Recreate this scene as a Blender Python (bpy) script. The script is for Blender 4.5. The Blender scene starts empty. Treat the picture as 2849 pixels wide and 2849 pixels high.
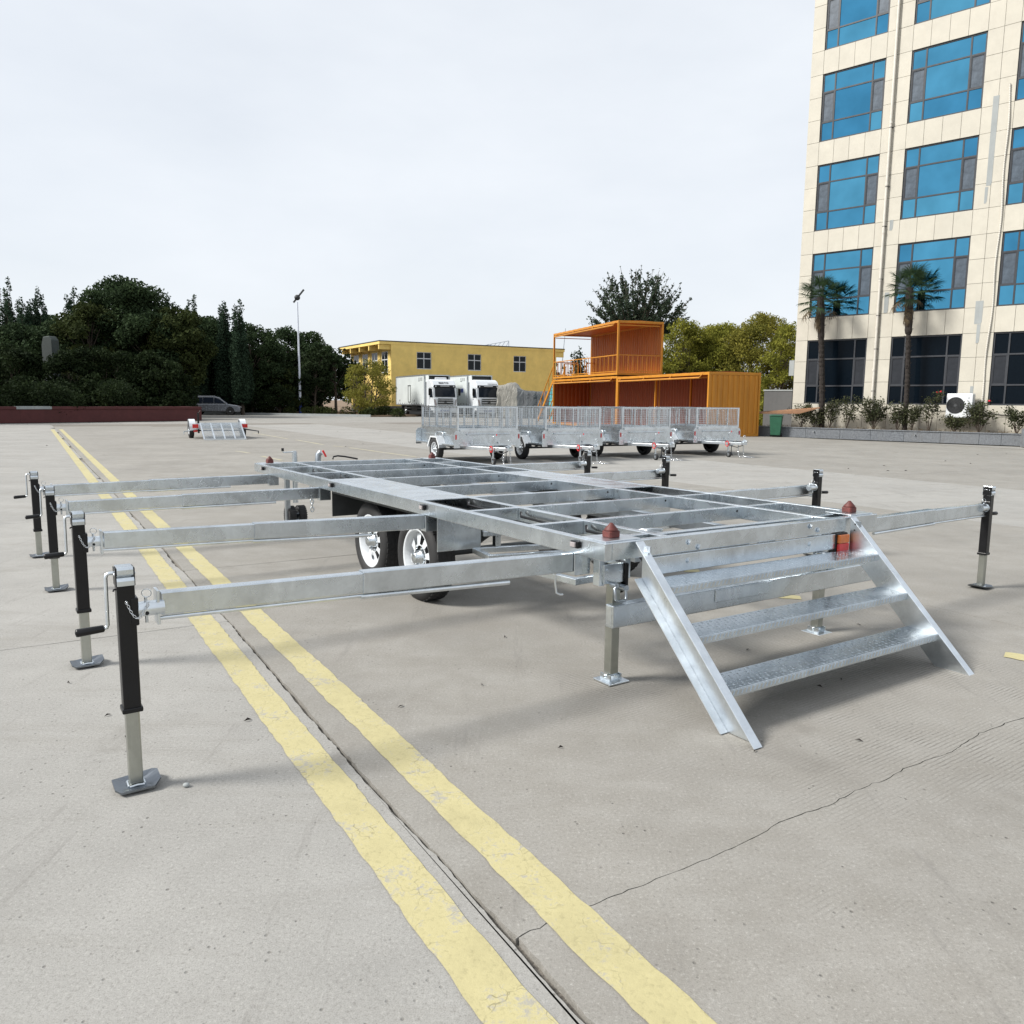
import bpy, bmesh, math, random
import numpy as np
from mathutils import Matrix, Vector
R = math.radians
scene = bpy.context.scene
COL = scene.collection

# ---------------------------------------------------------------- camera, sky, sun, exposure
CAM_H, CAM_F, CAM_P, CAM_R = 1.6, 2228.5/2849.0, 0.1379, -0.0091
_c, _s, _cr, _sr = math.cos(CAM_P), math.sin(CAM_P), math.cos(CAM_R), math.sin(CAM_R)
FWD = Vector((0, _c, -_s))
_right, _up = Vector((1, 0, 0)), Vector((0, _s, _c))
CRT = _cr*_right - _sr*_up
CUP = _sr*_right + _cr*_up
cam_data = bpy.data.cameras.new('camera')
cam = bpy.data.objects.new('camera', cam_data); COL.objects.link(cam)
cam.matrix_world = Matrix(((CRT.x, CUP.x, -FWD.x, 0), (CRT.y, CUP.y, -FWD.y, 0), (CRT.z, CUP.z, -FWD.z, CAM_H), (0, 0, 0, 1)))
cam_data.sensor_width = 36; cam_data.lens = 36*CAM_F
cam_data.clip_start = 0.05; cam_data.clip_end = 3000
scene.camera = cam
scene.render.resolution_x = scene.render.resolution_y = 1024

SUN_DIR = Vector((-0.97, -0.23, 0.0)).normalized()*math.cos(R(42)) + Vector((0, 0, math.sin(R(42))))
world = bpy.data.worlds.new('World'); scene.world = world; world.use_nodes = True
wn = world.node_tree.nodes; wl = world.node_tree.links; wn.clear()
w_out = wn.new('ShaderNodeOutputWorld'); w_bg = wn.new('ShaderNodeBackground')
w_sky = wn.new('ShaderNodeTexSky'); w_sky.sky_type = 'NISHITA'; w_sky.sun_disc = False
w_sky.sun_elevation = R(42); w_sky.sun_rotation = math.atan2(SUN_DIR.x, SUN_DIR.y)
w_sky.air_density = 1.0; w_sky.dust_density = 2.0; w_sky.ozone_density = 1.0
w_mix = wn.new('ShaderNodeMix'); w_mix.data_type = 'RGBA'; w_mix.inputs[0].default_value = 0.86
w_mix.inputs[7].default_value = (8.55, 8.95, 9.45, 1)       # thin white overcast over the clear sky
w_tc = wn.new('ShaderNodeTexCoord'); w_mp = wn.new('ShaderNodeMapping'); w_mp.inputs['Scale'].default_value = (1.0, 1.0, 2.6)
w_nz = wn.new('ShaderNodeTexNoise'); w_nz.inputs['Scale'].default_value = 2.2; w_nz.inputs['Detail'].default_value = 5; w_nz.inputs['Roughness'].default_value = 0.55
w_rp = wn.new('ShaderNodeMapRange'); w_rp.inputs[1].default_value = 0.3; w_rp.inputs[2].default_value = 0.7; w_rp.inputs[3].default_value = 0.76; w_rp.inputs[4].default_value = 0.93
wl.new(w_tc.outputs['Generated'], w_mp.inputs[0]); wl.new(w_mp.outputs[0], w_nz.inputs['Vector']); wl.new(w_nz.outputs['Fac'], w_rp.inputs[0]); wl.new(w_rp.outputs[0], w_mix.inputs[0])
wl.new(w_sky.outputs[0], w_mix.inputs[6]); wl.new(w_mix.outputs[2], w_bg.inputs[0])
w_bg.inputs[1].default_value = 0.10
wl.new(w_bg.outputs[0], w_out.inputs[0])

sun_data = bpy.data.lights.new('sun', 'SUN'); sun_data.energy = 5.0; sun_data.angle = R(15); sun_data.color = (1.0, 0.965, 0.905)
sun = bpy.data.objects.new('sun', sun_data); COL.objects.link(sun)
sun.rotation_euler = SUN_DIR.to_track_quat('Z', 'Y').to_euler()
scene.view_settings.view_transform = 'Standard'; scene.view_settings.look = 'None'
scene.view_settings.exposure = 0.15; scene.view_settings.gamma = 1.0; scene.view_settings.use_curve_mapping = False
scene.render.engine = 'CYCLES'
scene.cycles.max_bounces = 6; scene.cycles.diffuse_bounces = 3; scene.cycles.glossy_bounces = 4
scene.cycles.transparent_max_bounces = 6

def pix(px, py):
    return FWD + CRT*((px-1424.5)/(CAM_F*2849)) + CUP*((1424.5-py)/(CAM_F*2849))
def ground_at(px, py, z=0.0):                 # where the line of sight of a photo pixel meets the ground
    d = pix(px, py); t = (z-CAM_H)/d.z
    return Vector((d.x*t, d.y*t, z))
def at_dist(px, py, y):
    d = pix(px, py); t = y/d.y
    return Vector((d.x*t, y, CAM_H+d.z*t))

# ---------------------------------------------------------------- materials
class NT:
    def __init__(s, name):
        s.m = bpy.data.materials.new(name); s.m.use_nodes = True
        s.t = s.m.node_tree; s.n = s.t.nodes; s.l = s.t.links
        s.b = s.n['Principled BSDF']; s.co = None
    def node(s, kind, **kw):
        n = s.n.new(kind)
        for k, v in kw.items(): setattr(n, k, v)
        return n
    def coord(s, world=False):
        if world: return s.node('ShaderNodeNewGeometry').outputs['Position']
        if s.co is None: s.co = s.node('ShaderNodeTexCoord').outputs['Object']
        return s.co
    def noise(s, scale, detail=4, rough=0.6, co=None, dist=0.0):
        n = s.node('ShaderNodeTexNoise'); n.inputs['Scale'].default_value = scale
        n.inputs['Detail'].default_value = detail; n.inputs['Roughness'].default_value = rough
        n.inputs['Distortion'].default_value = dist
        s.l.new(co if co is not None else s.coord(), n.inputs['Vector']); return n.outputs['Fac']
    def mapping(s, co, scale=(1, 1, 1), rot=(0, 0, 0)):
        n = s.node('ShaderNodeMapping'); n.inputs['Scale'].default_value = scale; n.inputs['Rotation'].default_value = rot
        s.l.new(co, n.inputs['Vector']); return n.outputs[0]
    def ramp(s, fac, stops):
        n = s.node('ShaderNodeValToRGB'); e = n.color_ramp.elements
        while len(e) < len(stops): e.new(0.5)
        for i, (p, c) in enumerate(stops):
            e[i].position = p; e[i].color = (c, c, c, 1) if not hasattr(c, '__len__') else tuple(c)+(1,)
        s.l.new(fac, n.inputs[0]); return n.outputs[0]
    def mix(s, fac, a, b, blend='MIX'):
        n = s.node('ShaderNodeMix', data_type='RGBA', blend_type=blend)
        for i, v in ((0, fac), (6, a), (7, b)):
            if isinstance(v, bpy.types.NodeSocket): s.l.new(v, n.inputs[i])
            elif hasattr(v, '__len__'): n.inputs[i].default_value = tuple(v)+(1,)
            else: n.inputs[i].default_value = v
        return n.outputs[2]
    def math(s, op, a, b=0.0):
        n = s.node('ShaderNodeMath', operation=op)
        for i, v in enumerate((a, b)):
            if isinstance(v, bpy.types.NodeSocket): s.l.new(v, n.inputs[i])
            else: n.inputs[i].default_value = v
        return n.outputs[0]
    def set(s, **kw):
        names = dict(color='Base Color', rough='Roughness', metal='Metallic', spec='Specular IOR Level', coat='Coat Weight', trans='Transmission Weight', ior='IOR', emit='Emission Strength', emit_color='Emission Color', alpha='Alpha')
        for k, v in kw.items():
            i = s.b.inputs[names[k]]
            if isinstance(v, bpy.types.NodeSocket): s.l.new(v, i)
            elif hasattr(v, '__len__'): i.default_value = tuple(v)+(1,)
            else: i.default_value = v
        return s
    def bump(s, h, strength=0.3, dist=0.01):
        n = s.node('ShaderNodeBump'); n.inputs['Strength'].default_value = strength; n.inputs['Distance'].default_value = dist
        s.l.new(h, n.inputs['Height']); s.l.new(n.outputs[0], s.b.inputs['Normal']); return s

def lerp3(c, f): return tuple(min(1, x*f) for x in c)
def simple(name, c, rough=0.5, metal=0.0, var=0.12, scale=8, world=False, **kw):
    m = NT(name); co = m.coord(world)
    n = m.noise(scale, 5, 0.65, co)
    m.set(color=m.mix(m.ramp(n, [(0.3, 0.0), (0.7, 1.0)]), lerp3(c, 1-var), lerp3(c, 1+var)), rough=m.ramp(n, [(0.2, max(0, rough-0.08)), (0.8, min(1, rough+0.08))]), metal=metal, **kw)
    return m.m

def mat_galv(name, c, rough, streak=0.5, spangle=0.25):
    m = NT(name); co = m.coord(True)
    big = m.noise(5.0, 6, 0.6, co, 0.6); fine = m.noise(60, 3, 0.6, co)
    vor = m.node('ShaderNodeTexVoronoi'); vor.inputs['Scale'].default_value = 55; m.l.new(co, vor.inputs['Vector'])
    st = m.noise(9, 5, 0.7, m.mapping(co, (1, 1, 0.18)))
    col = m.mix(m.ramp(big, [(0.3, 0), (0.72, 1)]), lerp3(c, 0.80), lerp3(c, 1.12))
    col = m.mix(m.math('MULTIPLY', m.ramp(st, [(0.52, 0), (0.72, 1)]), streak), col, lerp3(c, 1.35))
    bw = m.node('ShaderNodeRGBToBW'); m.l.new(vor.outputs['Color'], bw.inputs[0])
    col = m.mix(spangle, col, m.mix(bw.outputs[0], lerp3(c, 0.7), lerp3(c, 1.25)))
    dirt = m.ramp(m.noise(2.2, 6, 0.75, co), [(0.64, 0), (0.84, 0.18)])
    col = m.mix(dirt, col, (0.22, 0.22, 0.21))
    rg = m.math('ADD', m.math('MULTIPLY', big, 0.24), rough-0.12)
    m.set(color=col, rough=rg, metal=1.0)
    m.bump(m.mix(0.5, fine, st), 0.07, 0.004)
    return m.m

M = {}
M['galv'] = mat_galv('galvanized_steel', (0.66, 0.71, 0.75), 0.27, 0.32, 0.15)
M['galv_bright'] = mat_galv('bright_zinc', (0.72, 0.765, 0.80), 0.31, 0.35, 0.14)
M['galv_tread'] = mat_galv('zinc_tread', (0.60, 0.655, 0.70), 0.26, 0.4, 0.15)
M['zinc_olive'] = mat_galv('zinc_passivated', (0.43, 0.44, 0.40), 0.36, 0.4, 0.1)
M['galv_dark'] = mat_galv('dark_zinc', (0.20, 0.22, 0.245), 0.32, 0.3, 0.15)
M['galv_dull'] = mat_galv('dull_zinc', (0.46, 0.50, 0.54), 0.34, 0.35, 0.2)
M['black_paint'] = simple('black_paint', (0.006, 0.006, 0.007), 0.34, var=0.3, spec=0.35)
M['rubber'] = simple('tyre_rubber', (0.018, 0.018, 0.019), 0.72, var=0.25, scale=20)
M['dark_hole'] = simple('dark_cavity', (0.012, 0.013, 0.014), 0.8)
M['dark_guard'] = simple('dark_guard', (0.030, 0.034, 0.036), 0.6, var=0.3)
M['white_rim'] = simple('white_wheel_paint', (0.60, 0.63, 0.66), 0.34, var=0.05)
M['chrome'] = simple('chrome', (0.75, 0.77, 0.79), 0.14, 1.0, var=0.05)
M['red_oxide'] = simple('red_oxide_paint', (0.100, 0.021, 0.017), 0.6, var=0.35, scale=25)
M['lens_red'] = simple('red_lens', (0.55, 0.012, 0.010), 0.14, var=0.15, scale=40, coat=0.5)
M['lens_amber'] = simple('amber_lens', (0.55, 0.13, 0.008), 0.14, var=0.15, scale=40, coat=0.5)
M['lens_clear'] = simple('clear_lens', (0.30, 0.27, 0.27), 0.08, var=0.1, coat=0.6)
M['red_plastic'] = simple('red_plastic', (0.62, 0.015, 0.018), 0.35)
M['white_paint'] = simple('white_vehicle_paint', (0.62, 0.65, 0.68), 0.22, var=0.04, scale=1.5, coat=0.4)
M['white_panel'] = simple('white_box_panel', (0.56, 0.60, 0.60), 0.35, var=0.06, scale=1.2)
M['silver_trim'] = simple('silver_trim', (0.50, 0.53, 0.56), 0.30, 0.7, var=0.1)
M['grey_paint'] = simple('grey_car_paint', (0.19, 0.205, 0.23), 0.26, 0.35, var=0.08, coat=0.6)
M['car_glass'] = simple('dark_glass', (0.010, 0.014, 0.022), 0.05, var=0.05, spec=0.35)
M['yellow_frame'] = None

def mat_orange(name, c):
    m = NT(name); co = m.coord(True)
    n = m.noise(1.6, 6, 0.7, m.mapping(co, (1, 1, 0.25))); f = m.noise(30, 4, 0.6, co)
    col = m.mix(m.ramp(n, [(0.35, 0), (0.7, 1)]), lerp3(c, 0.84), lerp3(c, 1.10))
    col = m.mix(m.ramp(m.noise(7, 6, 0.8, m.mapping(co, (1, 1, 0.3))), [(0.66, 0), (0.8, 0.55)]), col, (0.20, 0.07, 0.02))
    m.set(color=col, rough=m.ramp(f, [(0.3, 0.36), (0.7, 0.55)])); return m.m
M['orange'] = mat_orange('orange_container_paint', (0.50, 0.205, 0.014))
M['orange_shaded'] = mat_orange('container_orange_shaded', (0.235, 0.052, 0.007))  # shade and red bounce light of the interiors put into a darker orange
M['orange_half_shaded'] = mat_orange('upper_orange_shaded', (0.40, 0.125, 0.010))  # upper storey: milder interior shade put into the orange
M['orange_floor'] = mat_orange('orange_floor_paint', (0.45, 0.12, 0.02))

def mat_wall(name, c, streak=0.35, var=0.12):
    m = NT(name); co = m.coord(True)
    n = m.noise(0.8, 7, 0.7, co); s2 = m.noise(2.5, 6, 0.75, m.mapping(co, (1, 1, 0.12)))
    g = m.noise(40, 4, 0.7, co)
    col = m.mix(m.ramp(n, [(0.3, 0), (0.7, 1)]), lerp3(c, 1-var), lerp3(c, 1+var))
    col = m.mix(m.math('MULTIPLY', m.ramp(s2, [(0.5, 0), (0.75, 1)]), streak), col, lerp3(c, 0.62))
    m.set(color=col, rough=0.85); m.bump(g, 0.25, 0.006); return m.m
M['yellow_wall'] = mat_wall('yellow_render', (0.74, 0.54, 0.17), 0.16)
M['red_wall'] = mat_wall('maroon_wall', (0.085, 0.024, 0.024), 0.4, 0.2)
M['cement'] = mat_wall('bare_cement', (0.30, 0.32, 0.32), 0.5)
M['grey_wall'] = mat_wall('grey_wall', (0.11, 0.11, 0.11), 0.5)
M['dark_block'] = mat_wall('dark_weathered_cement', (0.040, 0.050, 0.048), 0.6, 0.3)
def mat_stone():
    m = NT('cream_stone_panel'); co = m.coord(True); info = m.node('ShaderNodeObjectInfo')
    c = (0.500, 0.472, 0.402)
    n = m.noise(1.3, 6, 0.7, co); s2 = m.noise(3.0, 6, 0.75, m.mapping(co, (1, 1, 0.15)))
    col = m.mix(m.ramp(n, [(0.3, 0), (0.7, 1)]), lerp3(c, 0.92), lerp3(c, 1.08))
    col = m.mix(m.math('MULTIPLY', m.ramp(s2, [(0.55, 0), (0.8, 1)]), 0.30), col, (0.42, 0.36, 0.28))
    col = m.mix(m.math('MULTIPLY', info.outputs['Random'], 0.22), col, lerp3(c, 0.80))
    m.set(color=col, rough=0.62); m.bump(m.noise(30, 4, 0.6, co), 0.10, 0.004); return m.m
M['stone'] = mat_stone()
def mat_granite():
    m = NT('grey_granite'); co = m.coord(True); info = m.node('ShaderNodeObjectInfo')
    g = m.noise(22, 5, 0.85, co); n = m.noise(1.4, 5, 0.7, co)
    col = m.mix(m.ramp(g, [(0.38, 0), (0.62, 1)]), (0.05, 0.058, 0.068), (0.19, 0.205, 0.225))
    col = m.mix(m.math('MULTIPLY', info.outputs['Random'], 0.5), col, (0.155, 0.16, 0.165))
    col = m.mix(m.ramp(m.noise(1.8, 6, 0.8, m.mapping(co, (1, 1, 0.2))), [(0.55, 0), (0.72, 0.6)]), col, (0.10, 0.09, 0.08))
    m.set(color=col, rough=0.55); return m.m
M['granite'] = mat_granite()
M['window_frame'] = simple('dark_window_frame', (0.035, 0.038, 0.045), 0.4)
def mat_glass(name, c, rough=0.02):
    m = NT(name); co = m.coord(True)
    n = m.noise(0.9, 3, 0.5, co); info = m.node('ShaderNodeObjectInfo')
    cc = m.mix(m.ramp(n, [(0.3, 0), (0.7, 1)]), lerp3(c, 0.85), lerp3(c, 1.10))
    cc = m.mix(info.outputs['Random'], m.mix(1.0, cc, (0.55, 0.70, 0.82), 'MULTIPLY'), cc)  # random pane darkening stands in for uneven reflections
    m.set(color=cc, metal=1.0, rough=rough)
    m.bump(m.noise(0.7, 2, 0.4, co), 0.10, 0.03); return m.m
M['blue_glass'] = mat_glass('blue_mirror_glass', (0.110, 0.375, 0.545))
M['low_glass'] = simple('darkened_low_glass', (0.004, 0.007, 0.011), 0.04, var=0.1, spec=0.06)  # darkness of trees mirrored in the ground-floor panes, put into the colour
M['screen'] = simple('insect_screen', (0.060, 0.080, 0.105), 0.35, var=0.35, scale=5)
M['screen_low'] = simple('dark_insect_screen', (0.022, 0.025, 0.031), 0.5, var=0.2, spec=0.2, scale=5)
M['dark_pane'] = simple('dark_window_pane', (0.008, 0.011, 0.014), 0.06, spec=0.2)
M['grille_grey'] = simple('grille_grey', (0.055, 0.058, 0.062), 0.45)
M['white_pvc'] = simple('white_pvc', (0.58, 0.55, 0.49), 0.4, var=0.08)
M['white_frame'] = simple('white_window_frame', (0.52, 0.54, 0.56), 0.45)
M['ac_white'] = simple('white_enamel', (0.66, 0.68, 0.70), 0.35, var=0.03)
M['green_plastic'] = simple('green_plastic', (0.020, 0.10, 0.055), 0.45, var=0.15)
M['plank'] = simple('weathered_board', (0.24, 0.125, 0.065), 0.7, var=0.2)
M['lamp_white'] = simple('white_pole_paint', (0.62, 0.66, 0.74), 0.4)
M['lamp_blue'] = simple('blue_pole_paint', (0.015, 0.04, 0.22), 0.45)
M['bark'] = simple('bark', (0.065, 0.050, 0.038), 0.9, var=0.35, scale=12)
M['palm_bark'] = simple('palm_fibre', (0.024, 0.019, 0.016), 0.95, var=0.5, scale=25)
M['soil'] = simple('dry_soil', (0.17, 0.115, 0.070), 0.95, var=0.3, scale=3, world=True)
M['tarp'] = None
def mat_tarp(name, c):
    m = NT(name); co = m.coord(True)
    n = m.noise(1.6, 6, 0.75, co)
    w = m.noise(2.5, 5, 0.7, m.mapping(co, (1.2, 1.2, 0.35)), 1.5)
    m.set(color=m.mix(m.ramp(n, [(0.3, 0), (0.7, 1)]), lerp3(c, 0.85), lerp3(c, 1.12)), rough=0.6)
    m.bump(w, 0.9, 0.25); return m.m
M['tarp'] = mat_tarp('grey_tarpaulin', (0.29, 0.28, 0.25))
M['tarp_dark'] = mat_tarp('dark_tarpaulin', (0.10, 0.11, 0.12))
M['tarp_teal'] = mat_tarp('teal_tarpaulin', (0.06, 0.33, 0.36))

def mat_leaf(name, c1, c2, trans=0.25, clump=0.5):
    m = NT(name); n, l = m.n, m.l
    out = n['Material Output']; n.remove(m.b)
    geo = m.node('ShaderNodeNewGeometry')
    nz = m.noise(clump, 3, 0.6, geo.outputs['Position'])
    f = m.math('ADD', m.math('MULTIPLY', geo.outputs['Random Per Island'], 0.55), m.math('MULTIPLY', m.ramp(nz, [(0.3, 0), (0.7, 1)]), 0.45))
    col = m.mix(f, c1, c2)
    d = m.node('ShaderNodeBsdfPrincipled'); l.new(col, d.inputs['Base Color']); d.inputs['Roughness'].default_value = 0.8
    d.inputs['Specular IOR Level'].default_value = 0.08
    t = m.node('ShaderNodeBsdfTranslucent'); l.new(col, t.inputs['Color'])
    mx = m.node('ShaderNodeMixShader'); mx.inputs[0].default_value = trans
    l.new(d.outputs[0], mx.inputs[1]); l.new(t.outputs[0], mx.inputs[2]); l.new(mx.outputs[0], out.inputs['Surface'])
    return m.m
M['leaf_dark'] = mat_leaf('dark_foliage', (0.014, 0.025, 0.013), (0.054, 0.084, 0.036))
M['leaf_poplar'] = mat_leaf('poplar_foliage', (0.014, 0.028, 0.018), (0.052, 0.086, 0.050))
M['leaf_olive'] = mat_leaf('olive_foliage', (0.014, 0.024, 0.009), (0.062, 0.076, 0.024))
M['leaf_shrub'] = mat_leaf('shrub_foliage', (0.008, 0.014, 0.007), (0.030, 0.046, 0.017))
M['leaf_yellow'] = mat_leaf('yellow_green_foliage', (0.075, 0.085, 0.018), (0.30, 0.27, 0.055), 0.35)
M['leaf_willow'] = mat_leaf('willow_foliage', (0.070, 0.088, 0.016), (0.34, 0.33, 0.06), 0.35, 0.9)
M['leaf_elm'] = mat_leaf('elm_foliage', (0.020, 0.034, 0.024), (0.070, 0.095, 0.060))
M['leaf_rose'] = mat_leaf('rose_foliage', (0.022, 0.032, 0.018), (0.095, 0.098, 0.050))
M['leaf_palm'] = mat_leaf('palm_foliage', (0.012, 0.028, 0.014), (0.065, 0.105, 0.048), 0.15, 2.0)
M['leaf_dead'] = mat_leaf('dead_palm_leaf', (0.10, 0.075, 0.045), (0.22, 0.17, 0.11), 0.2)
M['petal'] = simple('red_petal', (0.60, 0.01, 0.03), 0.5)

def concrete_nodes(m, co, groove, far=False):
    c = (0.246, 0.233, 0.210) if groove else (0.268, 0.258, 0.238) if far else (0.298, 0.291, 0.275)
    info = m.node('ShaderNodeObjectInfo')
    big = m.noise(0.55, 6, 0.62, co); med = m.noise(3.5, 7, 0.7, co); fine = m.noise(220, 3, 0.7, co)
    sw = m.noise(1.1, 6, 0.7, m.mapping(co, (0.45, 2.2, 1), (0, 0, R(-20))), 0.4)
    col = m.mix(m.ramp(big, [(0.3, 0), (0.7, 1)]), lerp3(c, 0.82), lerp3(c, 1.10))
    col = m.mix(m.math('MULTIPLY', m.ramp(med, [(0.35, 0), (0.75, 1)]), 0.45), col, (0.385, 0.378, 0.360))
    col = m.mix(m.ramp(sw, [(0.50, 0), (0.74, 0.60)]), col, (0.205, 0.192, 0.170))
    col = m.mix(m.math('MULTIPLY', info.outputs['Random'], 0.22), col, lerp3(c, 0.82))
    col = m.mix(m.math('MULTIPLY', m.ramp(fine, [(0.32, 1), (0.52, 0)]), 0.50), col, (0.14, 0.14, 0.122))
    agg = m.noise(75, 4, 0.75, co)
    col = m.mix(m.ramp(agg, [(0.30, 0.55), (0.46, 0)]), col, (0.12, 0.112, 0.10))
    col = m.mix(m.ramp(agg, [(0.56, 0), (0.72, 0.5)]), col, (0.46, 0.45, 0.42))
    oil = m.ramp(m.noise(0.9, 6, 0.65, co, 0.8), [(0.62, 0), (0.72, 0.50)])
    col = m.mix(oil, col, (0.15, 0.14, 0.125))
    scuff = m.ramp(m.noise(1.6, 7, 0.8, m.mapping(co, (3.2, 0.35, 1), (0, 0, R(58)))), [(0.57, 0), (0.68, 0.55)])
    col = m.mix(scuff, col, (0.17, 0.162, 0.15))
    vo = m.node('ShaderNodeTexVoronoi'); vo.inputs['Scale'].default_value = 22; m.l.new(co, vo.inputs['Vector'])
    pit = m.ramp(vo.outputs['Distance'], [(0.07, 1), (0.15, 0)])
    pm = m.ramp(m.noise(3.0 if not groove else 2.0, 4, 0.7, co), [(0.40 if not groove else 0.50, 0), (0.62, 1)])
    pit = m.math('MULTIPLY', pit, pm)
    col = m.mix(m.math('MULTIPLY', pit, 0.75), col, (0.085, 0.080, 0.070))
    h = m.math('SUBTRACT', m.math('MULTIPLY', agg, 0.6), m.math('MULTIPLY', pit, 1.2))
    if groove:
        wv = m.node('ShaderNodeTexWave', wave_type='BANDS', bands_direction='X'); wv.inputs['Scale'].default_value = 1.0
        wv.inputs['Distortion'].default_value = 1.5; wv.inputs['Detail'].default_value = 3; wv.inputs['Detail Scale'].default_value = 1.2
        mp = m.mapping(co, (14, 14, 14), (0, 0, R(55.2)))
        m.l.new(mp, wv.inputs['Vector'])
        wear = m.ramp(m.noise(0.65, 4, 0.65, co), [(0.44, 0), (0.62, 1)])
        dt = m.node('ShaderNodeVectorMath', operation='DOT_PRODUCT'); m.l.new(co, dt.inputs[0]); dt.inputs[1].default_value = (0.8545, 0.5195, 0)
        wear = m.math('MULTIPLY', wear, m.ramp(m.math('MULTIPLY', dt.outputs['Value'], 0.1), [(0.165, 0), (0.25, 1)]))
        g = m.math('MULTIPLY', m.math('MULTIPLY', m.ramp(wv.outputs['Fac'], [(0.05, 1), (0.30, 0)]), wear), m.ramp(m.noise(7, 5, 0.75, co), [(0.36, 0.0), (0.60, 1)]))
        col = m.mix(m.math('MULTIPLY', g, 0.90), col, (0.13, 0.12, 0.105))
        h = m.math('SUBTRACT', h, m.math('MULTIPLY', g, 0.7))
    return col, h
def mat_concrete(name, groove, joints=False):
    m = NT(name); co = m.coord(True)
    col, h = concrete_nodes(m, co, groove, joints)
    if joints:
        br = m.node('ShaderNodeTexBrick'); br.offset = 0.35
        br.inputs['Scale'].default_value = 1; br.inputs['Mortar Size'].default_value = 0.02; br.inputs['Brick Width'].default_value = 6.0; br.inputs['Row Height'].default_value = 5.0
        m.l.new(m.mapping(co, (1, 1, 1), (0, 0, R(-121.1))), br.inputs['Vector'])
        col = m.mix(m.math('MULTIPLY', br.outputs['Fac'], 0.6), col, (0.10, 0.09, 0.08))
    m.set(color=col, rough=0.88, spec=0.3); m.bump(h, 0.55, 0.006); return m.m
M['concrete'] = mat_concrete('concrete_plain', False)
M['concrete_groove'] = mat_concrete('concrete_tined', True)
M['concrete_far'] = mat_concrete('concrete_far', False, True)
M['grit'] = simple('joint_grit', (0.16, 0.145, 0.125), 0.95, var=0.6, scale=90, world=True)
def mat_marking(name, c, wear):
    m = NT(name); co = m.coord(True)
    n1 = m.noise(4, 8, 0.75, co); n2 = m.noise(45, 5, 0.75, co)
    cc = m.mix(m.ramp(n1, [(0.3, 0), (0.7, 1)]), lerp3(c, 0.86), lerp3(c, 1.08))
    cc = m.mix(m.ramp(n2, [(0.3, 0.55), (0.47, 0)]), cc, lerp3(c, 0.55))
    vo = m.node('ShaderNodeTexVoronoi', feature='DISTANCE_TO_EDGE'); vo.inputs['Scale'].default_value = 7
    wpn = m.node('ShaderNodeVectorMath', operation='ADD'); nz = m.node('ShaderNodeTexNoise'); nz.inputs['Scale'].default_value = 12
    m.l.new(co, nz.inputs['Vector']); m.l.new(co, wpn.inputs[0]); sc = m.node('ShaderNodeVectorMath', operation='SCALE'); sc.inputs['Scale'].default_value = 0.12
    m.l.new(nz.outputs['Color'], sc.inputs[0]); m.l.new(sc.outputs[0], wpn.inputs[1]); m.l.new(wpn.outputs[0], vo.inputs['Vector'])
    crack = m.math('MULTIPLY', m.ramp(vo.outputs['Distance'], [(0.006, 1), (0.018, 0)]), m.ramp(n1, [(0.45, 0), (0.6, 0.7)]))
    cc = m.mix(crack, cc, lerp3(c, 0.35))
    worn = m.ramp(m.math('ADD', m.math('MULTIPLY', n1, 0.6), m.math('MULTIPLY', n2, 0.4)), [(wear, 0), (wear+0.07, 0.9)])
    cc = m.mix(worn, cc, (0.29, 0.28, 0.255))
    gr = m.ramp(m.noise(1.3, 6, 0.75, co), [(0.50, 0), (0.72, 0.5)]); cc = m.mix(gr, cc, lerp3(c, 0.62))
    m.set(color=cc, rough=0.8); m.bump(n2, 0.5, 0.004); return m.m
M['yellow_mark'] = mat_marking('yellow_road_paint', (0.43, 0.385, 0.205), 0.532)
M['faded_mark'] = mat_marking('faded_road_paint', (0.42, 0.38, 0.25), 0.47)

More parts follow.
